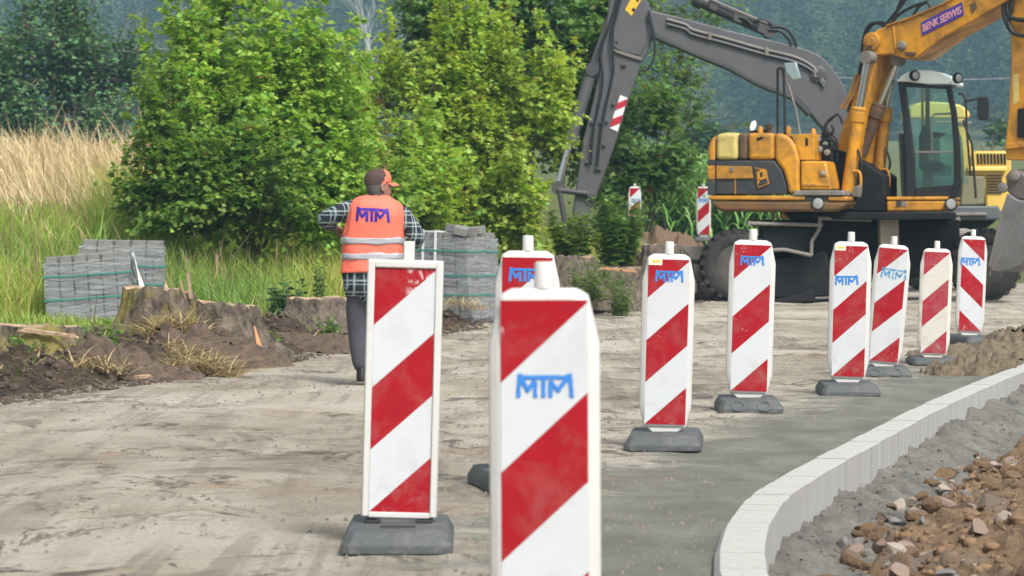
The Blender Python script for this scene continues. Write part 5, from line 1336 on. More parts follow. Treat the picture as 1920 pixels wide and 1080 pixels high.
    ap('boom_flange', [(1662, 46), (1700, 33.5), (1765, 6.5), (1800, -14), (1800, -11), (1765, 9.5), (1700, 36.5), (1662, 49)], -.05, bw + .1, YELD, ub, bevel=.004)
    ap('boom_rib', [(1673, 50), (1676, 49), (1680, 100), (1677, 100)], -.035, .03, YELD, ub, bevel=.006)
    for x, y, r in ((1636, 78, .15), (1692, 86, .075)):
        m = MB(); m.lathe(A.Q(x, y, -.02), -A.n, [(0, r), (.04, r), (.06, r * .8), (.06, r * .5), (.09, r * .45), (.09, .005)], 24); obj('pivot_pin', m, YELD if r > .1 else GREYM, ub)
    ap('pin_boss', [(1616, 96), (1634, 82), (1636, 90), (1622, 103)], -.09, .08, SOOT, ub, bevel=.02)
    ap('clevis', [(1694, 96), (1717, 98), (1712, 107), (1697, 104)], -.06, .06, SOOT, ub, bevel=.015)
    # sign on the boom
    sq = [(1727, 42), (1803, 4), (1807, 28), (1729, 67)]
    sg = ap('sign', sq, -.035, .015, SIGNB, ub, bevel=0)
    o3 = A.Q(1731, 60.5, -.038); r_ = A.Q(1803, 25, -.038) - o3; u_ = A.Q(1729.5, 46, -.038) - o3
    text_part('sign_letters', 'BENK SERWIS', o3, r_.normalized(), u_.normalized(), r_.length, u_.length, SIGNP, sg, .006, bold=.02, spacing=.95)
    ap('oil_stain_plate', [(1818, 8), (1828, 4), (1832, 14), (1822, 27)], -.03, .01, SOOT, ub, bevel=0)
    for pts in ([(1615, 135), (1617, 85), (1626, 52), (1642, 43), (1668, 52)], [(1620, 120), (1622, 80), (1632, 50), (1650, 42), (1672, 47)], [(1655, 52), (1672, 32), (1690, 10), (1702, -6)], [(1668, 48), (1685, 28), (1708, 14), (1728, 6)], [(1672, 47), (1690, 0), (1705, -20)], [(1712, 30), (1722, 14), (1738, 4), (1745, 14)], [(1590, 210), (1606, 160), (1616, 110)]):
        A.tube('hose', curve_pts(pts), .3, .026, HOSE, ub, 8)
    for pts in ([(1577, 203), (1592, 180), (1607, 137)], [(1584, 205), (1600, 178), (1612, 141)]):
        A.tube('steel_pipe', pts, -.05, .022, YELD, root, 8)
    def ram(x0, y0, xm, ym, x1, y1, off, r, mat):
        a, b_, c = A.Q(x0, y0, off), A.Q(xm, ym, off), A.Q(x1, y1, off); d = (b_ - a).normalized()
        m = MB(); m.tube([a, b_], r, 18); g = obj('hydraulic_ram', m, mat, root, smooth=50)
        m = MB(); m.lathe(b_ - d * .22, d, [(0, r * 1.05), (.01, r * 1.22), (.15, r * 1.22), (.16, r * 1.1), (.22, r * 1.12), (.24, r * .8)], 18); obj('ram_collar', m, mat, g)
        m = MB(); m.tube([b_, c], r * .58, 16); obj('ram_rod', m, STEEL, g)
        m = MB(); m.lathe(c - A.n * r, A.n, [(0, r), (2 * r, r)], 16); obj('ram_eye', m, GREYM, g)
    ram(1586, 388, 1611, 203, 1628, 108, -.16, .105, YEL)
    ram(1642, 388, 1661, 203, 1684, 105, .60, .095, YELD)
    ram(1614, 290, 1649, 196, 1684, 112, .25, .10, SOOT)
    for x, y in ((1602, 325), (1655, 322)):
        A.tube('hose_guard', curve_pts([(x - 10, y + 18), (x - 9, y + 2), (x, y - 4), (x + 10, y - 1), (x + 12, y + 20), (x + 8, y + 45)]), -.22 if x < 1640 else .5, .024, YELD, root, 8)
        A.tube('hose', curve_pts([(x + 6, y - 45), (x + 14, y - 15), (x + 6, y + 12), (x + 2, y + 50)]), -.2 if x < 1640 else .52, .02, HOSE, root, 8)
        ap('valve_block', [(x - 3, y + 25), (x + 9, y + 22), (x + 7, y + 44), (x - 5, y + 44)], -.3 if x < 1640 else .45, .12, GREYM, bevel=.012)
    # dipper arm and bucket
    dp = ap('dipper_arm', [(1890, -60), (1945, -60), (1945, 302), (1886, 300), (1884.5, 276), (1891, 200), (1896, 110)], .12, .42, YELD, bevel=.02)
    ap('dipper_inner_plate', [(1908, 204), (1945, 200), (1945, 259), (1907, 258)], .10, .03, BLACKM, dp, bevel=.005)  # black inner part, slightly proud of the arm
    ap('dipper_flange', [(1884, 268), (1945, 266), (1945, 274), (1884, 280)], .06, .54, YELD, dp, bevel=.01)
    ap('worn_patch', [(1899, 140), (1909, 138), (1910, 190), (1900, 196)], .112, .012, CREAM, dp, bevel=0)
    for pts in ([(1884, -20), (1882, 20), (1890, 50), (1905, 64), (1925, 68)], [(1890, -20), (1888, 15), (1898, 34), (1925, 38)], [(1900, -20), (1896, 20), (1890, 40), (1898, 60)]):
        A.tube('hose', curve_pts(pts), .05, .035, HOSE, dp, 8)
    RUST = M('rusty_grey_steel', (.13, .115, .105), .6, var=.3, scale=3, dirt=(.24, .05, .04), damt=.55, dscale=3, dlo=.5)
    ap('bucket_link', [(1884, 330), (1896, 316), (1914, 322), (1940, 345), (1940, 382), (1905, 372), (1888, 360)], .02, .55, RUST, bevel=.03)
    for x, y in ((1882, 352), (1904, 330)):
        m = MB(); m.lathe(A.Q(x, y, .0), -A.n, [(0, .08), (.06, .08), (.07, .05), (.07, .004)], 18); obj('pivot_pin', m, GREYM, root)
    BUCK = M('bucket_steel', (.17, .17, .172), .5, var=.15, scale=3, dirt=(.09, .075, .06), damt=.6, dscale=2)
    bsh = [(1888, 362), (1905, 374), (1935, 380), (1945, 420), (1935, 470), (1914, 498), (1888, 509), (1866, 511), (1853, 499), (1862, 460), (1874, 405)]
    bk = ap('bucket', bsh, -.05, .72, BUCK, bevel=.02)
    ap('bucket_edge', [(1876, 400), (1880, 402), (1862, 470), (1857, 500), (1853, 499), (1862, 458)], -.065, .75, GREYM, bk, bevel=.004)
    ap('bucket_rib', [(1925, 380), (1929, 382), (1862, 508), (1858, 505)], -.065, .02, GREYM, bk, bevel=.004)
    for k in range(4):
        a = A.Q(1860, 506, .0 + k * .2); m = MB(); m.prism([a + Vector((-.03, 0, .05)), a + Vector((.06, 0, .05)), a + Vector((-.05, 0, -.10))], A.n * .06); obj('bucket_tooth', m, GREYM, bk, bevel=.006)
    # undercarriage, square to the road
    U = Plane(Vector((0, 50.2, 0)), 0.0); up_ = lambda n, p, off, th, m, **k: U.plate(n, p, off, th, m, root, **k)
    for px in (1380, 1846):
        for off in (.0, 2.0):
            c = U.Q(px, 498, off + .23); c.z = .575; wheel(root, c, .575, .46)
    up_('chassis', [(1435, 412), (1800, 412), (1800, 500), (1770, 520), (1470, 520), (1440, 500)], .55, 1.5, BLACKM, bevel=.03)
    up_('axle_beam', [(1350, 478), (1870, 478), (1870, 515), (1350, 515)], .65, .7, BLACKM, bevel=.03)
    up_('belly_tank_and_shade', [(1436, 486), (1550, 470), (1568, 556), (1450, 560)], .3, .8, BLACKM, bevel=.04)  # black block stands for the tank and the shadow under the machine
    up_('mud_step', [(1452, 562), (1500, 552), (1526, 540), (1530, 566), (1455, 568)], .12, .5, BLACKM, bevel=.02)
    for pts in ([(1403, 419), (1542, 422)], [(1534, 409), (1634, 412)], [(1537, 412), (1536, 430), (1522, 452), (1521, 479)], [(1424, 470), (1470, 468), (1522, 479)], [(1404, 414), (1404, 424)]):
        U.tube('step_rail', pts, .02, .032, GREYM, root, 8)
    up_('step_box', [(1428, 425), (1520, 425), (1516, 474), (1432, 468)], .12, .4, BLACKM, bevel=.02)
    up_('yellow_bracket', [(1464, 398), (1500, 398), (1502, 411), (1466, 411)], .3, .3, YELD, bevel=.02); up_('yellow_bracket', [(1449, 398), (1453, 398), (1453, 420), (1449, 420)], .4, .1, YELD, bevel=.01)
    up_('stabiliser_leg', [(1650, 404), (1686, 404), (1686, 476), (1650, 476)], .0, .32, M('dusty_leg_paint', (.27, .235, .18), .7, var=.2, scale=3, dirt=(.14, .11, .08), damt=.6), bevel=.02)
    up_('stabiliser_pad', [(1644, 520), (1694, 520), (1690, 540), (1648, 540)], .0, .4, GREYM, bevel=.02)
    up_('stabiliser_rod', [(1658, 476), (1678, 476), (1678, 520), (1658, 520)], .1, .12, BLACKM, bevel=.01)
    bl = up_('dozer_blade', [(1274, 461), (1330, 462), (1432, 470), (1432, 530), (1330, 528), (1290, 531), (1300, 505), (1295, 485)], .75, .14, GREYM, bevel=.02)
    up_('blade_edge', [(1298, 486), (1420, 488), (1420, 494), (1298, 492)], .72, .03, BLACKM, bevel=.004)
    for x0, x1 in ((1300, 1440), (1320, 1440)): U.tube('blade_arm', [(x0, 505), (x1, 495)], .95, .06, BLACKM, root, 10)
    return root
excavator()
# ------------------------------------------------------------------ the second digger behind, grey arm and yellow body
def digger():
    V_ = Plane(Vector((0, 57.5, 0)), 0.0)
    base = Vector((V_.Q(1760, 520).x, 58.5, 0))
    root = empty('wheeled_excavator', base, 'yellow and grey excavator parked behind the first, its grey arm reaching left into the shrubs', 'excavator')
    pl = lambda n, p, off, th, m, par=root, **k: V_.plate(n, p, off, th, m, par, **k)
    GB = M('grey_arm_paint', (.088, .088, .095), .45, var=.12, scale=1.6, dirt=(.05, .042, .036), damt=.6, dscale=1.4, dlo=.46)
    GBD = M('dark_arm_paint', (.05, .05, .054), .5, var=.2, scale=2, dirt=(.10, .085, .07), damt=.5, dscale=2)
    PALE = M('pale_yellow_paint', (.62, .42, .08), .45, var=.1, scale=2, dirt=(.3, .22, .06), damt=.4)
    boom = pl('boom', curve_pts([(1215, 18), (1240, 24), (1290, 36), (1360, 55), (1440, 74), (1500, 89), (1540, 106), (1570, 140), (1590, 180), (1606, 240)], 4) + curve_pts([(1590, 300), (1560, 262), (1540, 238), (1520, 214), (1490, 182), (1425, 157), (1370, 127), (1300, 98), (1250, 76), (1226, 64)], 4), .6, .46, GB, bevel=.03)
    pl('boom_flange', curve_pts([(1222, 62), (1250, 74), (1300, 96), (1370, 125), (1425, 155), (1490, 180), (1520, 212)], 3) + [(1518, 217), (1488, 186), (1423, 160), (1368, 130), (1298, 101), (1248, 79), (1220, 66)], .56, .54, GBD, boom, bevel=.004)
    for dy, of in ((4, .57), (13, .56)):
        V_.tube('steel_pipe', curve_pts([(1250, 32 + dy), (1285, 42 + dy), (1300, 52 + dy), (1360, 68 + dy), (1430, 88 + dy), (1490, 103 + dy), (1525, 122 + dy), (1545, 150 + dy)]), of, .028, GREYM if dy < 8 else GB, boom, 8)
    for x, y in ((1331, 62), (1438, 91), (1530, 132)):
        pl('pipe_clamp', [(x - 3, y - 3), (x + 4, y - 1), (x + 3, y + 14), (x - 4, y + 12)], .52, .06, GREYM, boom, bevel=.006)
    m = MB(); m.lathe(V_.Q(1535, 140, .6), (0, -1, 0), [(0, .16), (.03, .16), (.05, .12), (.05, .07), (.08, .06), (.08, .004)], 24); obj('pivot_pin', m, GBD, boom)
    # stick with its ram on top and hoses
    st_ = pl('stick', [(1150, -30), (1200, -30), (1221, 20), (1222, 80), (1214, 100), (1203, 118), (1196, 140), (1176, 195), (1158, 258), (1124, 353), (1103, 410), (1078, 412), (1074, 400), (1083, 333), (1094, 260), (1112, 190), (1124, 132), (1128, 100), (1136, 45)], .55, .40, GB, bevel=.025)
    pl('stick_plate', [(1152, -30), (1192, -30), (1212, 20), (1212, 84), (1200, 104), (1170, 98), (1150, 88), (1150, 40), (1155, 22)], .52, .03, GB, st_, bevel=.012)
    pl('stick_web', [(1103, 128), (1112, 100), (1130, 52), (1140, 22), (1152, -20), (1156, -20), (1146, 30), (1136, 60), (1122, 110), (1128, 140), (1118, 150)], .60, .30, GBD, st_, bevel=.015)
    pl('stick_bracket', [(1150, 92), (1178, 100), (1204, 108), (1203, 114), (1176, 106), (1153, 98)], .50, .04, GREYM, st_, bevel=.006)
    for pts in ([(1160, -10), (1150, 25), (1138, 60), (1126, 95), (1130, 150), (1122, 200), (1112, 250), (1108, 310)], [(1166, -10), (1156, 28), (1146, 70), (1150, 130), (1138, 190), (1128, 240), (1120, 312)], [(1214, 30), (1224, 60), (1228, 90), (1224, 115), (1214, 130), (1202, 132)], [(1216, 20), (1222, 50), (1222, 78)]):
        V_.tube('hose', curve_pts(pts), .47, .022, HOSE, st_, 8)
    for x, y in ((1157, 78), (1168, 122), (1150, 195), (1138, 228), (1126, 230), (1110, 230), (1118, 318), (1125, 318), (1133, 272), (1100, 305), (1172, 122)):
        m = MB(); m.lathe(V_.Q(x, y, .55), (0, -1, 0), [(0, .035), (.05, .03), (.055, .015)], 10); obj('bolt', m, GBD, st_)
    ps = [(1163, 178), (1177, 184), (1158, 247), (1143, 240)]
    WHT = M('white_film', (.70, .71, .72), .4, var=.05); REDM = M('red_film', (.42, .010, .03), .4, var=.08)
    wr = pl('warning_strip', ps, .535, .015, WHT, st_, bevel=0)
    def lerp(a, b, t): return (a[0] + (b[0] - a[0]) * t, a[1] + (b[1] - a[1]) * t)
    for t0, t1 in ((.02, .24), (.50, .74)):
        pl('red_stripe', [lerp(ps[0], ps[3], t0 + .22), lerp(ps[1], ps[2], t0), lerp(ps[1], ps[2], t1), lerp(ps[0], ps[3], t1 + .22 if t1 < .7 else .98)], .528, .008, REDM, wr, bevel=0)
    yl = pl('warning_label', [(1172, 18), (1186, -8), (1207, -8), (1184, 30)], .512, .012, M('yellow_label', (.68, .42, .03), .5), st_, bevel=0)
    pl('label_mark', [(1184, 17), (1190, 14), (1191, 20), (1186, 22)], .506, .006, BLACKM, yl, bevel=0); pl('label_mark', [(1192, -8), (1196, -8), (1198, 2), (1194, 4)], .506, .006, BLACKM, yl, bevel=0)
    def ram(n, x0, y0, xm, ym, x1, y1, off, r, mat):
        a, b_, c = V_.Q(x0, y0, off), V_.Q(xm, ym, off), V_.Q(x1, y1, off); d = (b_ - a).normalized()
        m = MB(); m.tube([a, b_], r, 18); g = obj(n, m, mat, root, smooth=50)
        m = MB(); m.lathe(b_ - d * .2, d, [(0, r), (.01, r * 1.25), (.18, r * 1.25), (.2, r * .8)], 18); obj('ram_collar', m, mat, g)
        m = MB(); m.tube([b_, c], r * .62, 16); obj('ram_rod', m, STEEL, g)
        for q in (a, c): m = MB(); m.lathe(q - Vector((0, r * 1.2, 0)), (0, 1, 0), [(0, r * 1.1), (2.4 * r, r * 1.1)], 16); obj('ram_eye', m, GBD, g)
    ram('hydraulic_ram', 1110, 130, 1069, 268, 1047, 352, .62, .115, GB)
    ram('hydraulic_ram', 1442, 58, 1300, -4, 1230, -36, .75, .12, GBD)
    V_.tube('steel_pipe', [(1440, 44), (1400, 28), (1330, -2)], .6, .025, GREYM, root, 8)
    for pts in ([(1415, 40), (1428, 36), (1445, 44), (1452, 58)], [(1445, 50), (1470, 52), (1485, 66), (1494, 86)], [(1440, 56), (1462, 58), (1478, 72), (1484, 84)], [(1385, 32), (1398, 36), (1410, 48)]):
        V_.tube('hose', curve_pts(pts), .6, .03, HOSE, root, 8)
    for x, y in ((1385, 30), (1430, 50), (1340, 8)): pl('ram_clamp', [(x - 7, y - 8), (x + 8, y - 2), (x + 4, y + 14), (x - 11, y + 8)], .6, .34, GBD, bevel=.01)
    for pts in ((1042, 357), (1108, 364)): pass
    V_.tube('bucket_link', [(1046, 356), (1108, 364)], .5, .055, GBD, root, 10); V_.tube('bucket_link', [(1048, 354), (1056, 400), (1064, 440)], .5, .05, GBD, root, 10)
    m = MB(); m.lathe(V_.Q(1110, 366, .55), (0, -1, 0), [(0, .09), (.1, .09), (.11, .06), (.11, .004)], 18); obj('pivot_pin', m, GBD, root)
    RUST = M('rusty_bucket_steel', (.07, .06, .055), .7, var=.3, scale=3, dirt=(.16, .10, .07), damt=.6, dscale=3)
    bk = pl('bucket', [(1062, 440), (1078, 402), (1108, 408), (1122, 438), (1118, 474), (1094, 486), (1066, 482), (1050, 468)], .3, .9, RUST, bevel=.03)
    pl('bucket_mouth', [(1084, 476), (1086, 452), (1094, 442), (1102, 452), (1104, 474)], .28, .03, M('red_oxide', (.22, .06, .05), .8, var=.3, scale=8), bk, bevel=.01)
    # body
    hood = pl('engine_hood', [(1822, 314), (1822, 290), (1828, 283), (1888, 283), (1896, 290), (1900, 395), (1868, 404), (1848, 390), (1846, 330), (1822, 330)], .2, 2.0, PALE, bevel=.04)
    for k in range(9): x = 1832 + k * 6.3; pl('hood_vent', [(x, 288), (x + 3.2, 288), (x + 4.2, 308), (x + 1, 308)], .17, .04, BLACKM, hood, bevel=0)
    pl('hood_rim', [(1815, 312), (1888, 312), (1888, 321), (1815, 321)], .1, .3, M('light_yellow_paint', (.72, .56, .14), .4, var=.05), hood, bevel=.02)
    for k in range(7): y = 328 + k * 5.4; pl('hood_vent', [(1850, y), (1880, y), (1879, y + 2.2), (1851, y + 2.2)], .17, .04, BLACKM, hood, bevel=0)
    pl('side_door', [(1806, 330), (1846, 330), (1849, 345), (1846, 384), (1800, 386)], .15, .3, M('olive_grey_paint', (.17, .16, .09), .6, var=.2), bevel=.03)
    GD = M('slate_grey_paint', (.085, .095, .105), .5, var=.15, scale=2, dirt=(.14, .13, .11), damt=.5, dscale=2)
    pl('deck', [(1640, 386), (1872, 386), (1880, 400), (1876, 412), (1640, 412)], .0, 2.3, GD, bevel=.03)
    pl('deck_step', [(1755, 398), (1850, 398), (1852, 404), (1756, 404)], -.08, .1, GREYM, bevel=.01)
    pl('turntable', [(1600, 412.5), (1870, 412.5), (1850, 428), (1610, 428)], .2, 1.9, BLACKM, bevel=.02)
    pl('yellow_bracket', [(1724, 400), (1740, 400), (1742, 414), (1725, 414)], -.1, .1, YEL, bevel=.01)
    # cab
    cab = empty('cab', V_.Q(1775, 385, .6)); cab.parent = root; cab.location = ORG[cab.name] - base
    cp = lambda n, p, off, th, m, **k: V_.plate(n, p, off, th, m, cab, **k)
    cp('cab_roof', [(1706, 222), (1706, 204), (1716, 194), (1740, 190), (1775, 192), (1800, 196), (1815, 206), (1820, 216), (1816, 222)], .3, 1.25, M('light_yellow_roof', (.72, .50, .10), .4, var=.06), bevel=.05, seg=3)
    for off in (.32, 1.4):
        cp('cab_pillar', [(1706, 222), (1716, 222), (1720, 300), (1722, 386), (1710, 386)], off, .1, GD, bevel=.02)
        cp('cab_pillar', [(1790, 222), (1806, 222), (1818, 250), (1824, 300), (1824, 386), (1808, 386), (1806, 300), (1802, 260)], off, .1, PALE, bevel=.02)
        cp('cab_wall', [(1720, 330), (1808, 330), (1808, 386), (1720, 386)], off + .01, .06, GD, bevel=.01)
        cp('side_window', [(1716, 222), (1792, 222), (1804, 262), (1807, 330), (1721, 330)], off + .05, .01, GLASS, bevel=0)
    cp('window_rail', [(1752, 226), (1822, 228), (1822, 233), (1752, 231)], .27, .05, GREYM, bevel=.01)
    cp('seat', [(1745, 330), (1745, 270), (1752, 250), (1762, 252), (1764, 305), (1785, 312), (1785, 332)], .7, .5, BLACKM, bevel=.04)
    # wheels with their treads towards the road, blade
    for px in (1601, 1643): wheel(root, V_.Q(px, 468, .0) * 1 + Vector((0, 0, 0)), .50, .36, axis=(1, 0, 0), lugs=16)
    for px in (1735, 1860): wheel(root, Vector((V_.Q(px, 480, 1.0).x, 58.6, .52)), .52, .40)
    pl('chassis', [(1610, 428), (1866, 428), (1866, 500), (1610, 500)], .75, 1.2, BLACKM, bevel=.03)
    DUST = M('dusty_blade', (.25, .225, .20), .75, var=.25, scale=3, dirt=(.13, .10, .08), damt=.5, dscale=2, bmp=.2)
    pl('dozer_blade', [(1702, 512), (1698, 470), (1714, 446), (1752, 432), (1810, 428), (1850, 440), (1858, 470), (1856, 512)], -.6, .16, DUST, bevel=.03)
    pl('blade_rib', [(1704, 455), (1752, 438), (1812, 434), (1848, 446), (1846, 452), (1810, 441), (1754, 446), (1708, 462)], -.66, .08, GREYM, bevel=.015)
    for pts in ([(1690, 410), (1750, 424), (1772, 436)], [(1800, 410), (1775, 424), (1756, 440)], [(1680, 430), (1720, 444)]): V_.tube('blade_arm', pts, -.5, .05, GREYM if pts[0][0] > 1690 else BLACKM, root, 8)
    pl('road_plate', [(1856, 492), (1925, 486), (1930, 508), (1905, 512), (1860, 508)], -.3, .6, GREYM, bevel=.02)
    return root
digger()
# ------------------------------------------------------------------ the worker
def worker():
    Y = 24.8; k = FPX / Y; f0 = P(690, 715, Y); base = Vector((f0.x, Y, 0.0))
    root = empty('person', base, 'worker seen from behind in orange vest, checked shirt, dark trousers and peaked cap', 'person')
    ORG[root.name] = Vector((0, 0, 0))
    def L(px, py, y=0.0): p = P(px, py, Y); return Vector((p.x - base.x, y, p.z))
    SKIN = M('skin', (.27, .135, .10), .55, var=.15, scale=14)
    def plaid():
        m, nt, b = nodes('checked_cloth'); co = objco(nt); s = nt.nodes.new('ShaderNodeSeparateXYZ'); nt.links.new(co, s.inputs[0])
        def lines(v, sc, ph, w_):
            f = math_(nt, 'FRACT', math_(nt, 'ADD', math_(nt, 'MULTIPLY', v, sc), ph)); return math_(nt, 'LESS_THAN', f, w_)
        xx = math_(nt, 'ADD', s.outputs[0], math_(nt, 'MULTIPLY', s.outputs[1], .7))
        a = math_(nt, 'MAXIMUM', lines(xx, 11, .1, .14), lines(xx, 11, .4, .08)); c_ = math_(nt, 'MAXIMUM', lines(s.outputs[2], 11, .3, .14), lines(s.outputs[2], 11, .6, .08))
        wide = math_(nt, 'MAXIMUM', lines(xx, 11, .75, .4), lines(s.outputs[2], 11, .0, .4))
        c = mixc(nt, wide, (.030, .055, .060), (.014, .020, .032)); c = mixc(nt, math_(nt, 'MULTIPLY', a, .55), c, (.42, .50, .52)); c = mixc(nt, math_(nt, 'MULTIPLY', c_, .55), c, (.42, .50, .52))
        nt.links.new(c, b.inputs['Base Color']); b.inputs['Roughness'].default_value = .9; bump(nt, b, noise(nt, 10, 4, .6, co), .5, .03); return m
    SHIRT = plaid()
    VEST = M('orange_vest', (.84, .165, .105), .7, var=.10, scale=5, bmp=.6, bscale=9); BAND = M('grey_reflective_tape', (.36, .37, .40), .4, var=.1, scale=9)
    TROU = M('dark_grey_trousers', (.058, .060, .075), .85, var=.25, scale=6, bmp=.7, bscale=7); SHOE = M('black_boot', (.012, .012, .013), .6)
    CAPD = M('dark_cap_cloth', (.065, .036, .034), .85, var=.2); CAPO = M('orange_cap_cloth', (.80, .18, .10), .7, var=.08); HAIR = M('short_grey_hair', (.10, .09, .085), .9, var=.4, scale=80); BLUEL = M('blue_print', (.07, .03, .40), .7)
    def skin(name, nodes_, edges, mat, rootn, parent=root, sub=2):
        me = bpy.data.meshes.new(name); names = list(nodes_); idx = {n: i for i, n in enumerate(names)}
        me.from_pydata([nodes_[n][0] for n in names], [(idx[a], idx[b]) for a, b in edges], [])
        o = bpy.data.objects.new(name, me); COL.objects.link(o); o.parent = parent
        m = o.modifiers.new('skin', 'SKIN'); m.use_smooth_shade = True
        for n in names:
            r = nodes_[n][1]; v = me.skin_vertices[0].data[idx[n]]; v.radius = (r, r) if not isinstance(r, tuple) else r; v.use_root = n == rootn
        s = o.modifiers.new('sub', 'SUBSURF'); s.levels = s.render_levels = sub
        me.materials.append(mat); return o
    V3 = Vector
    shL, shR = L(650, 393, .02), L(750, 402, .03); elL, elR = L(604, 413, .06), L(786, 452, .03)
    wrL, wrR = L(622, 424, .27), L(758, 462, .25)
    neck = L(705, 374, .02); head = L(708, 345, .03)
    hipL, hipR = L(668, 545, .0), L(722, 545, .02); knL, knR = L(672, 628, .04), L(716, 630, .08); anL, anR = L(679, 700, .0), L(708, 702, .07)
    nd = {'pelvis': (L(695, 530), (.13, .10)), 'waist': (L(695, 480), (.125, .095)), 'chest': (L(699, 425), (.15, .10)), 'collar': (L(703, 388, .01), (.10, .075)), 'neck': (neck, .055), 'skull': (L(706, 358, .02), .062),
          'shL': (shL, .062), 'elL': (elL, .045), 'wrL': (wrL, .03), 'shR': (shR, .062), 'elR': (elR, .045), 'wrR': (wrR, .03),
          'hipL': (hipL, .085), 'knL': (knL, .055), 'anL': (anL, .04), 'hipR': (hipR, .085), 'knR': (knR, .055), 'anR': (anR, .04), 'toeL': (anL + V3((.02, .17, -.045)), .035), 'toeR': (anR + V3((.04, .17, -.045)), .035)}
    ed = [('pelvis', 'waist'), ('waist', 'chest'), ('chest', 'collar'), ('collar', 'neck'), ('neck', 'skull'), ('collar', 'shL'), ('shL', 'elL'), ('elL', 'wrL'), ('collar', 'shR'), ('shR', 'elR'), ('elR', 'wrR'), ('pelvis', 'hipL'), ('hipL', 'knL'), ('knL', 'anL'), ('pelvis', 'hipR'), ('hipR', 'knR'), ('knR', 'anR'), ('anL', 'toeL'), ('anR', 'toeR')]
    # hands: palm, four fingers with two bends, thumb; curled as if holding a folded sheet
    for s_, wr, el in (('L', wrL, elL), ('R', wrR, elR)):
        d = (wr - el).normalized(); sx = 1 if s_ == 'L' else -1; side = V3((0, 0, 1)).cross(d).normalized(); upv = d.cross(side).normalized() * (1 if d.cross(side).z > 0 else -1)
        pm = wr + d * .055; nd['palm' + s_] = (pm, (.036, .018)); ed.append(('wr' + s_, 'palm' + s_))
        for j, (o_, ln) in enumerate(((-.03, .062), (-.01, .075), (.01, .07), (.03, .055))):
            p0 = pm + d * .04 + side * o_; p1 = p0 + d * ln * .5 - upv * .012; p2 = p1 + d * ln * .22 - upv * ln * .35; p3 = p2 - upv * ln * .3 - d * ln * .1
            for q, (pp, rr) in enumerate(((p0, .0095), (p1, .009), (p2, .0085), (p3, .007))):
                nd[f'f{s_}{j}{q}'] = (pp, rr); ed.append((f'f{s_}{j}{q - 1}' if q else 'palm' + s_, f'f{s_}{j}{q}'))
        t0 = pm + side * (.038 * sx) + d * .0; t1 = t0 + side * (.022 * sx) + d * .03 - upv * .01; t2 = t1 + d * .03 - upv * .015
        for q, (pp, rr) in enumerate(((t0, .012), (t1, .0105), (t2, .0085))): nd[f't{s_}{q}'] = (pp, rr); ed.append((f't{s_}{q - 1}' if q else 'palm' + s_, f't{s_}{q}'))
    bd = skin('body', nd, ed, SKIN, 'pelvis')
    # head, turned a little to the right, shaped from rings
    yaw = R(-60); hc = L(709, 347, .035); q = Matrix.Rotation(yaw, 3, 'Z')
    rings = []
    prof = [(-.135, .052, .055, .0), (-.115, .058, .070, .012), (-.09, .066, .088, .014), (-.05, .072, .098, .008), (-.01, .076, .102, .0), (.03, .078, .102, -.004), (.07, .070, .092, -.006), (.10, .048, .066, -.006), (.118, .01, .014, -.006)]
    for z, rx, ry, yo in prof:
        r = []
        for a in range(36):
            t = 2 * math.pi * a / 36; x, y = rx * math.cos(t), ry * math.sin(t) + yo
            if y > 0:
                nose = math.exp(-(x / .016) ** 2) * max(0, 1 - abs(z + .035) / .04) * .026; brow = .006 * math.exp(-((z - .012) / .012) ** 2); eye = -.010 * math.exp(-((abs(x) - .032) / .014) ** 2 - ((z + .008) / .012) ** 2); mouth = .005 * math.exp(-(x / .03) ** 2 - ((z + .078) / .010) ** 2)
                y += nose + brow + eye + mouth
            r.append(hc + q @ V3((x, y, z)))
        rings.append(r)
    m = MB(); m.loft(rings); hd = obj('head', m, SKIN, root, smooth=80, sub=1)
    for sx in (-1, 1):
        m = MB(); rr = []
        for yo, sc in ((0, .7), (.008, 1.0), (.014, .85), (.010, .45)):
            rr.append([hc + q @ V3((sx * (.074 + yo), -.005 + .021 * sc * math.cos(t) - .004 * math.sin(t), -.02 + .033 * sc * math.sin(t))) for t in [2 * math.pi * a / 16 for a in range(16)]])
        m.loft(rr); obj('ear', m, SKIN, hd, smooth=80)
        m = MB(); m.lathe(hc + q @ V3((sx * .032, .088, -.008)), q @ V3((0, 1, 0)), [(-.006, .010), (.002, .009), (.005, .004)], 12); obj('eye', m, SHOE, hd)
    m = MB(); rr = []
    for z, g in ((-.075, 1.02), (-.04, 1.035), (.0, 1.04), (.03, 1.03)):
        pr = np.array(prof); rx, ry, yo = (np.interp(z, pr[:, 0], pr[:, i]) for i in (1, 2, 3)); lo, hi = math.pi * .98, math.pi * 2.02
        rr.append([hc + q @ V3((rx * g * math.cos(t), ry * g * math.sin(t) + yo, z)) for t in np.linspace(lo, hi, 20)])
    m.add([p for r in rr for p in r], [(i * 20 + a, i * 20 + a + 1, (i + 1) * 20 + a + 1, (i + 1) * 20 + a) for i in range(3) for a in range(19)]); obj('hair', m, HAIR, hd, smooth=80)
    # cap: crown of two cloths, peak
    m = MB(); rr = []; mi = []
    cprof = [(.008, 1.06), (.03, 1.07), (.06, 1.05), (.085, .97), (.107, .80), (.122, .5), (.130, .12)]
    for z, g in cprof: rr.append([hc + q @ V3((.079 * g * math.cos(t), .105 * g * math.sin(t) - .004, z + (.018 if math.sin(t) > .2 else 0) * (1 - (z - .008) / .13))) for t in [2 * math.pi * a / 40 for a in range(40)]])
    m.loft(rr); nf = len(m.f)
    for i in range(len(cprof) - 1):
        for a in range(40):
            t = 2 * math.pi * (a + .5) / 40; front = math.sin(t)
            if front > .02 + i * .12 and i < 5: m.m[i * 40 + a] = 1
    cap_ = obj('cap', m, [CAPD, CAPO], root, smooth=60)
    m = MB(); top = []
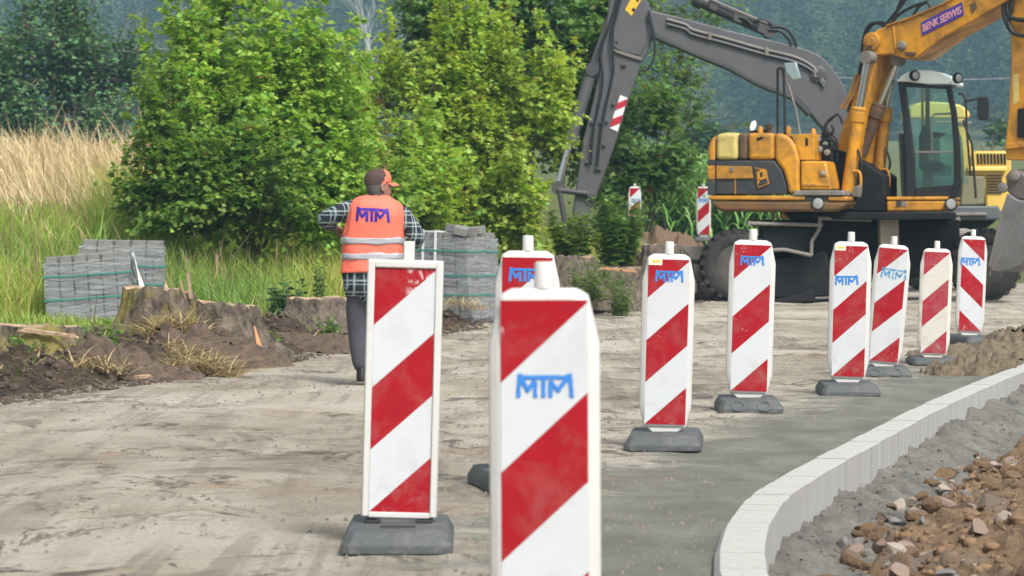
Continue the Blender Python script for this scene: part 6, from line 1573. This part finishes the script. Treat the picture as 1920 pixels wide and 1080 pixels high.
    for u in np.linspace(0, 1, 7):
        top.append([hc + q @ V3(((.074 - .012 * u) * math.cos(t), .085 * math.sin(t) + .01 + u * .092 * math.sin(t) ** .8, .022 - .02 * u * u - .014 * math.cos(t) ** 2 * u)) for t in np.linspace(.15, math.pi - .15, 17)])
    bot = [[p - V3((0, 0, .006)) for p in r] for r in top]
    n = 17; vs = [p for r in top for p in r] + [p for r in bot for p in r]; o_ = 7 * n
    fs = [(i * n + a, i * n + a + 1, (i + 1) * n + a + 1, (i + 1) * n + a) for i in range(6) for a in range(n - 1)]; fb = [tuple(o_ + x for x in f[::-1]) for f in fs]
    m.add(vs, fs, 1); m.add([], [], 0); m.f += fb; m.m += [0] * len(fb)
    m.f += [(6 * n + a, 6 * n + a + 1, o_ + 6 * n + a + 1, o_ + 6 * n + a) for a in range(n - 1)]; m.m += [0] * (n - 1)
    obj('peak', m, [CAPD, CAPO], cap_, smooth=50)
    # shirt with sleeves
    sn = {'hem': (L(692, 575), (.165, .13)), 'waist': (L(693, 480), (.15, .115)), 'chest': (L(698, 425, .02), (.155, .10)), 'collar': (L(703, 390, .03), (.10, .07)), 'neckb': (L(706, 372, .015), .066),
          'shL': (shL, .085), 'mL': (shL.lerp(elL, .5), .078), 'elL': (elL + V3((-.01, 0, 0)), .072), 'fL': (elL.lerp(wrL, .5), .062), 'wrL': (wrL, .045), 'shR': (shR, .085), 'mR': (shR.lerp(elR, .5) + V3((.015, 0, .01)), .08), 'elR': (elR, .074), 'fR': (elR.lerp(wrR, .5), .06), 'wrR': (wrR, .045)}
    skin('shirt', sn, [('hem', 'waist'), ('waist', 'chest'), ('chest', 'collar'), ('collar', 'neckb'), ('collar', 'shL'), ('shL', 'mL'), ('mL', 'elL'), ('elL', 'fL'), ('fL', 'wrL'), ('collar', 'shR'), ('shR', 'mR'), ('mR', 'elR'), ('elR', 'fR'), ('fR', 'wrR')], SHIRT, 'waist')
    m = MB(); rr = []
    for py, x0, x1, ry in ((490, 646, 748, .14), (512, 641, 750, .155), (535, 643, 751, .16), (556, 648, 752, .165)):
        c = L((x0 + x1) / 2, py, .01); rr.append([c + V3(((x1 - x0) / 2 / k * math.cos(t) * (1 + .02 * math.sin(t * 7 + py)), ry * math.sin(t), .006 * math.sin(t * 5))) for t in [2 * math.pi * a / 48 for a in range(48)]])
    m.loft(rr, cap=False); so = obj('shirt_tail', m, SHIRT, root, smooth=80); z = so.modifiers.new('t', 'SOLIDIFY'); z.thickness = .004
    # vest: a loose shell from the shoulders to the hips
    lv = [(512, 638, 752, .165), (505, 639, 752, .165), (480, 641, 754, .16), (450, 641, 757, .155), (425, 646, 757, .17), (405, 651, 760, .175), (390, 652, 759, .165), (379, 657, 748, .145), (371, 668, 736, .115), (367, 679, 728, .09)]
    def vring(py, x0, x1, ry, g=0.0):
        c = L((x0 + x1) / 2, py, .01); rx = (x1 - x0) / 2 / k + g; r = []
        for a in range(56):
            t = 2 * math.pi * a / 56; e = .82
            cx, sy = math.copysign(abs(math.cos(t)) ** e, math.cos(t)), math.copysign(abs(math.sin(t)) ** e, math.sin(t))
            wr_ = 1 + .03 * float(vnoise(a * .5, py * .06, 7)) + .012 * math.sin(a * 1.1 + py * .06)
            r.append(c + V3((rx * cx * wr_, (ry + g) * sy * wr_, .008 * float(vnoise(a * .3, py, 4)))))
        return r
    m = MB(); rr = [vring(*l) for l in lv]; m.loft(rr, cap=False); vo = obj('vest', m, VEST, root, smooth=80, sub=1)
    s_ = vo.modifiers.new('thick', 'SOLIDIFY'); s_.thickness = .006
    for y0, y1 in ((445, 458), (474, 487)):
        m = MB(); rr = []
        for py in np.linspace(y0, y1, 4):
            a = np.array(lv)[::-1]; rr.append(vring(py, *[float(np.interp(py, a[:, 0], a[:, i])) for i in (1, 2, 3)], g=.006))
        m.loft(rr, cap=False); bo = obj('reflective_band', m, BAND, vo, smooth=80); z = bo.modifiers.new('t', 'SOLIDIFY'); z.thickness = .003
    # printed letters, wrapped on the back
    arr = np.array(lv)[::-1]
    def conv(v):
        px, py = 700 + v.x * k, 402 - v.z * k + v.x * k * .06
        x0, x1, ry = [float(np.interp(py, arr[:, 0], arr[:, i])) for i in (1, 2, 3)]
        u = (px - (x0 + x1) / 2) / ((x1 - x0) / 2); e = .82; t = math.acos(max(-1, min(1, math.copysign(abs(u) ** (1 / e), u)))); yb = -(math.sin(t) ** e) * ry + .01
        p = L(px, py); return V3((p.x, yb - .027 - (-v.y), p.z))
    logo(vo, 0, 0, 66 / k, 0.0, [BLUEL], th=.085, name='printed_letters', thick=.004, halo=False, conv=conv)
    lt = [c for c in vo.children if c.name.startswith('printed_letters')][0]
    z = lt.modifiers.new('fine', 'SUBSURF'); z.subdivision_type = 'SIMPLE'; z.levels = z.render_levels = 4
    z = lt.modifiers.new('wrap', 'SHRINKWRAP'); z.target = vo; z.wrap_mode = 'ABOVE_SURFACE'; z.offset = .004
    # trousers and boots
    tn = {'w': (L(694, 505), (.14, .11)), 'w2': (L(694, 540), (.15, .115)), 'hL': (hipL + V3((0, 0, -.03)), .105), 'kL': (knL, .092), 'cL': (knL.lerp(anL, .55), .084), 'aL': (anL + V3((-.0, .0, .0)), .068), 'hR': (hipR + V3((0, 0, -.03)), .105), 'kR': (knR, .082), 'cR': (knR.lerp(anR, .55), .075), 'aR': (anR + V3((0, 0, .02)), .062)}
    skin('trousers', tn, [('w', 'w2'), ('w2', 'hL'), ('hL', 'kL'), ('kL', 'cL'), ('cL', 'aL'), ('w2', 'hR'), ('hR', 'kR'), ('kR', 'cR'), ('cR', 'aR')], TROU, 'w')
    for an in (anL, anR):
        z0 = -.0; m = MB(); rr = []
        for z, l0, l1, w_ in ((.0, -.085, .19, .047), (.02, -.09, .195, .050), (.045, -.085, .17, .048), (.075, -.07, .10, .045), (.11, -.06, .05, .043)):
            rr.append([V3((an.x + .012 * (y_ > .1) + w_ * math.cos(t), an.y + y_, z)) for t in [2 * math.pi * a / 20 for a in range(20)] for y_ in [((l1 + l0) / 2 + (l1 - l0) / 2 * math.sin(t))]])
        m.loft(rr); obj('boot', m, SHOE, root, smooth=50)
    ORG[root.name] = base
worker()
# ------------------------------------------------------------------ far wood on the hillside, air
def wood():
    """one distant mass of trees on the rising hill"""
    n = 1900; ys = 540 + 400 * RNG.random(n) ** 1.2; xs = (RNG.random(n) * 2 - 1) * (20 + .20 * ys)
    ys = ys + 14 * fbm(xs * .03, ys * .01, 2, 50)
    zb = H(xs, ys); ht = 13 + 9 * RNG.random(n); con = RNG.random(n) < .45
    per = 200; m = n * per
    u = RNG.random((n, per)); a = RNG.random((n, per)) * 6.283
    rad = np.where(con[:, None], 2.6 * (1 - u) ** .8, 3.6 * np.sqrt(np.clip(1 - (2 * u - 1.0) ** 2, .03, 1)))
    rr = rad * np.sqrt(.35 + .65 * RNG.random((n, per)))
    pos = np.stack([xs[:, None] + rr * np.cos(a), ys[:, None] + rr * np.sin(a), zb[:, None] + ht[:, None] * (.12 + .88 * u)], -1).reshape(-1, 3)
    ax = np.stack([np.cos(a), np.sin(a), -.5 + .6 * RNG.random((n, per))], -1).reshape(-1, 3); nr = ax * .5 + np.array([0, 0, 1.]) + .4 * RNG.normal(size=(m, 3))
    c = np.where(con[:, None], np.array([[.020, .045, .022]]), np.array([[.040, .080, .028]])) * (1 + .35 * RNG.normal(size=(n, 1)) + .5 * fbm(xs * .035, ys * .02, 3, 61)[:, None])
    c = np.repeat(c, per, 0) * (1 + .08 * RNG.normal(size=(m, 1)))
    V, F, C = leaves(pos, ax, nr, 1.0 * (.6 + .8 * RNG.random(m)), np.clip(c * 1.1, .006, .2), KITE)
    tag(np_mesh('far_wood', V, F, LEAFF, col=C), 'hazy blue green wood covering the hillside far behind the road works', 'wood', kind='stuff')
wood()
# bushes at the foot of the far hill, right of the machines
for px, py, rx, ry, Y, lab in ((1862, 262, 40, 22, 170, 'pale hazy bush at the meadow edge beyond the excavator mirror'), (1290, 275, 40, 22, 150, 'pale hazy bush low on the meadow left of the excavator counterweight')):
    shrub('field_bush', 'shrub', lab, Y, [(px, py, rx, ry), (px - rx * .7, py + 6, rx * .6, ry * .7), (px + rx * .7, py + 5, rx * .6, ry * .7)], (px, py + ry), 260, 8, .55, (.07, .15, .05), tl=1.4, tmpl=KITE, mat=LEAFF, trunks=2, tr=.1)
# pale leafless birch in front of the wood
def birch():
    Y = 430; b = P(690, 130, Y); root = empty('bare_birch', (b.x, Y, Hs(b.x, Y)), 'pale leafless birch standing before the far wood above the maple shrubs', 'tree')
    mb = MB(); z0 = Hs(b.x, Y); 
    def limb(p, d, L, r, lv):
        q = p + d * L; mb.tube([p, p.lerp(q, .5) + Vector((random.uniform(-.1, .1), 0, 0)) * L * .3, q], [r, r * .8, r * .55], 6, cap=False)
        if lv > 0:
            for k in range(3 if lv < 4 else 4):
                f = random.uniform(.4, 1); dd = (d + Vector((random.uniform(-.9, .9), random.uniform(-.5, .5), random.uniform(-.1, .5)))).normalized()
                limb(p.lerp(q, f), dd, L * random.uniform(.5, .72), r * .55, lv - 1)
    limb(Vector((b.x, Y, z0)), Vector((.05, 0, 1)), 12.5, .34, 4)
    obj('trunk', mb, M('birch_bark', (.40, .39, .37), .8, var=.2), root, smooth=60)
birch()
WIRE = M('cable', (.45, .45, .45), .6)
for (x0, y0), (x1, y1), Y, lab in (((-60, 58), (620, 92), 190, 'thin pale overhead cable crossing before the far wood at the upper left'), ((1380, 128), (1990, 140), 190, 'thin pale overhead cable crossing before the far wood behind the excavator cab')):
    a, b = P(x0, y0, Y), P(x1, y1, Y); mb = MB(); mb.tube([a.lerp(b, t) - Vector((0, 0, .5 * 4 * t * (1 - t))) for t in np.linspace(0, 1, 14)], .016, 6)
    tag(obj('overhead_cable', mb, WIRE, loc=tuple(a)), lab, 'cable')

def haze():
    m = bpy.data.materials.new('air'); m.use_nodes = True; nt = m.node_tree
    nt.nodes.remove(nt.nodes['Principled BSDF'])
    v = nt.nodes.new('ShaderNodeVolumePrincipled'); v.inputs['Color'].default_value = HAZE_COL + (1,); v.inputs['Density'].default_value = HAZE_D
    v.inputs['Anisotropy'].default_value = .0
    nt.links.new(v.outputs[0], nt.nodes['Material Output'].inputs['Volume'])
    mb = MB(); mb.box((0, 490, 61), (1080, 1080, 138)); mb2 = obj('haze', mb, m, smooth=0)
    tag(mb2, 'pale bluish air between the road works and the far wood', 'haze', kind='stuff')
HAZE_COL, HAZE_D = (.28, .49, .64), .00078
haze()
SC.cycles.volume_step_rate = 20; SC.cycles.volume_max_steps = 32
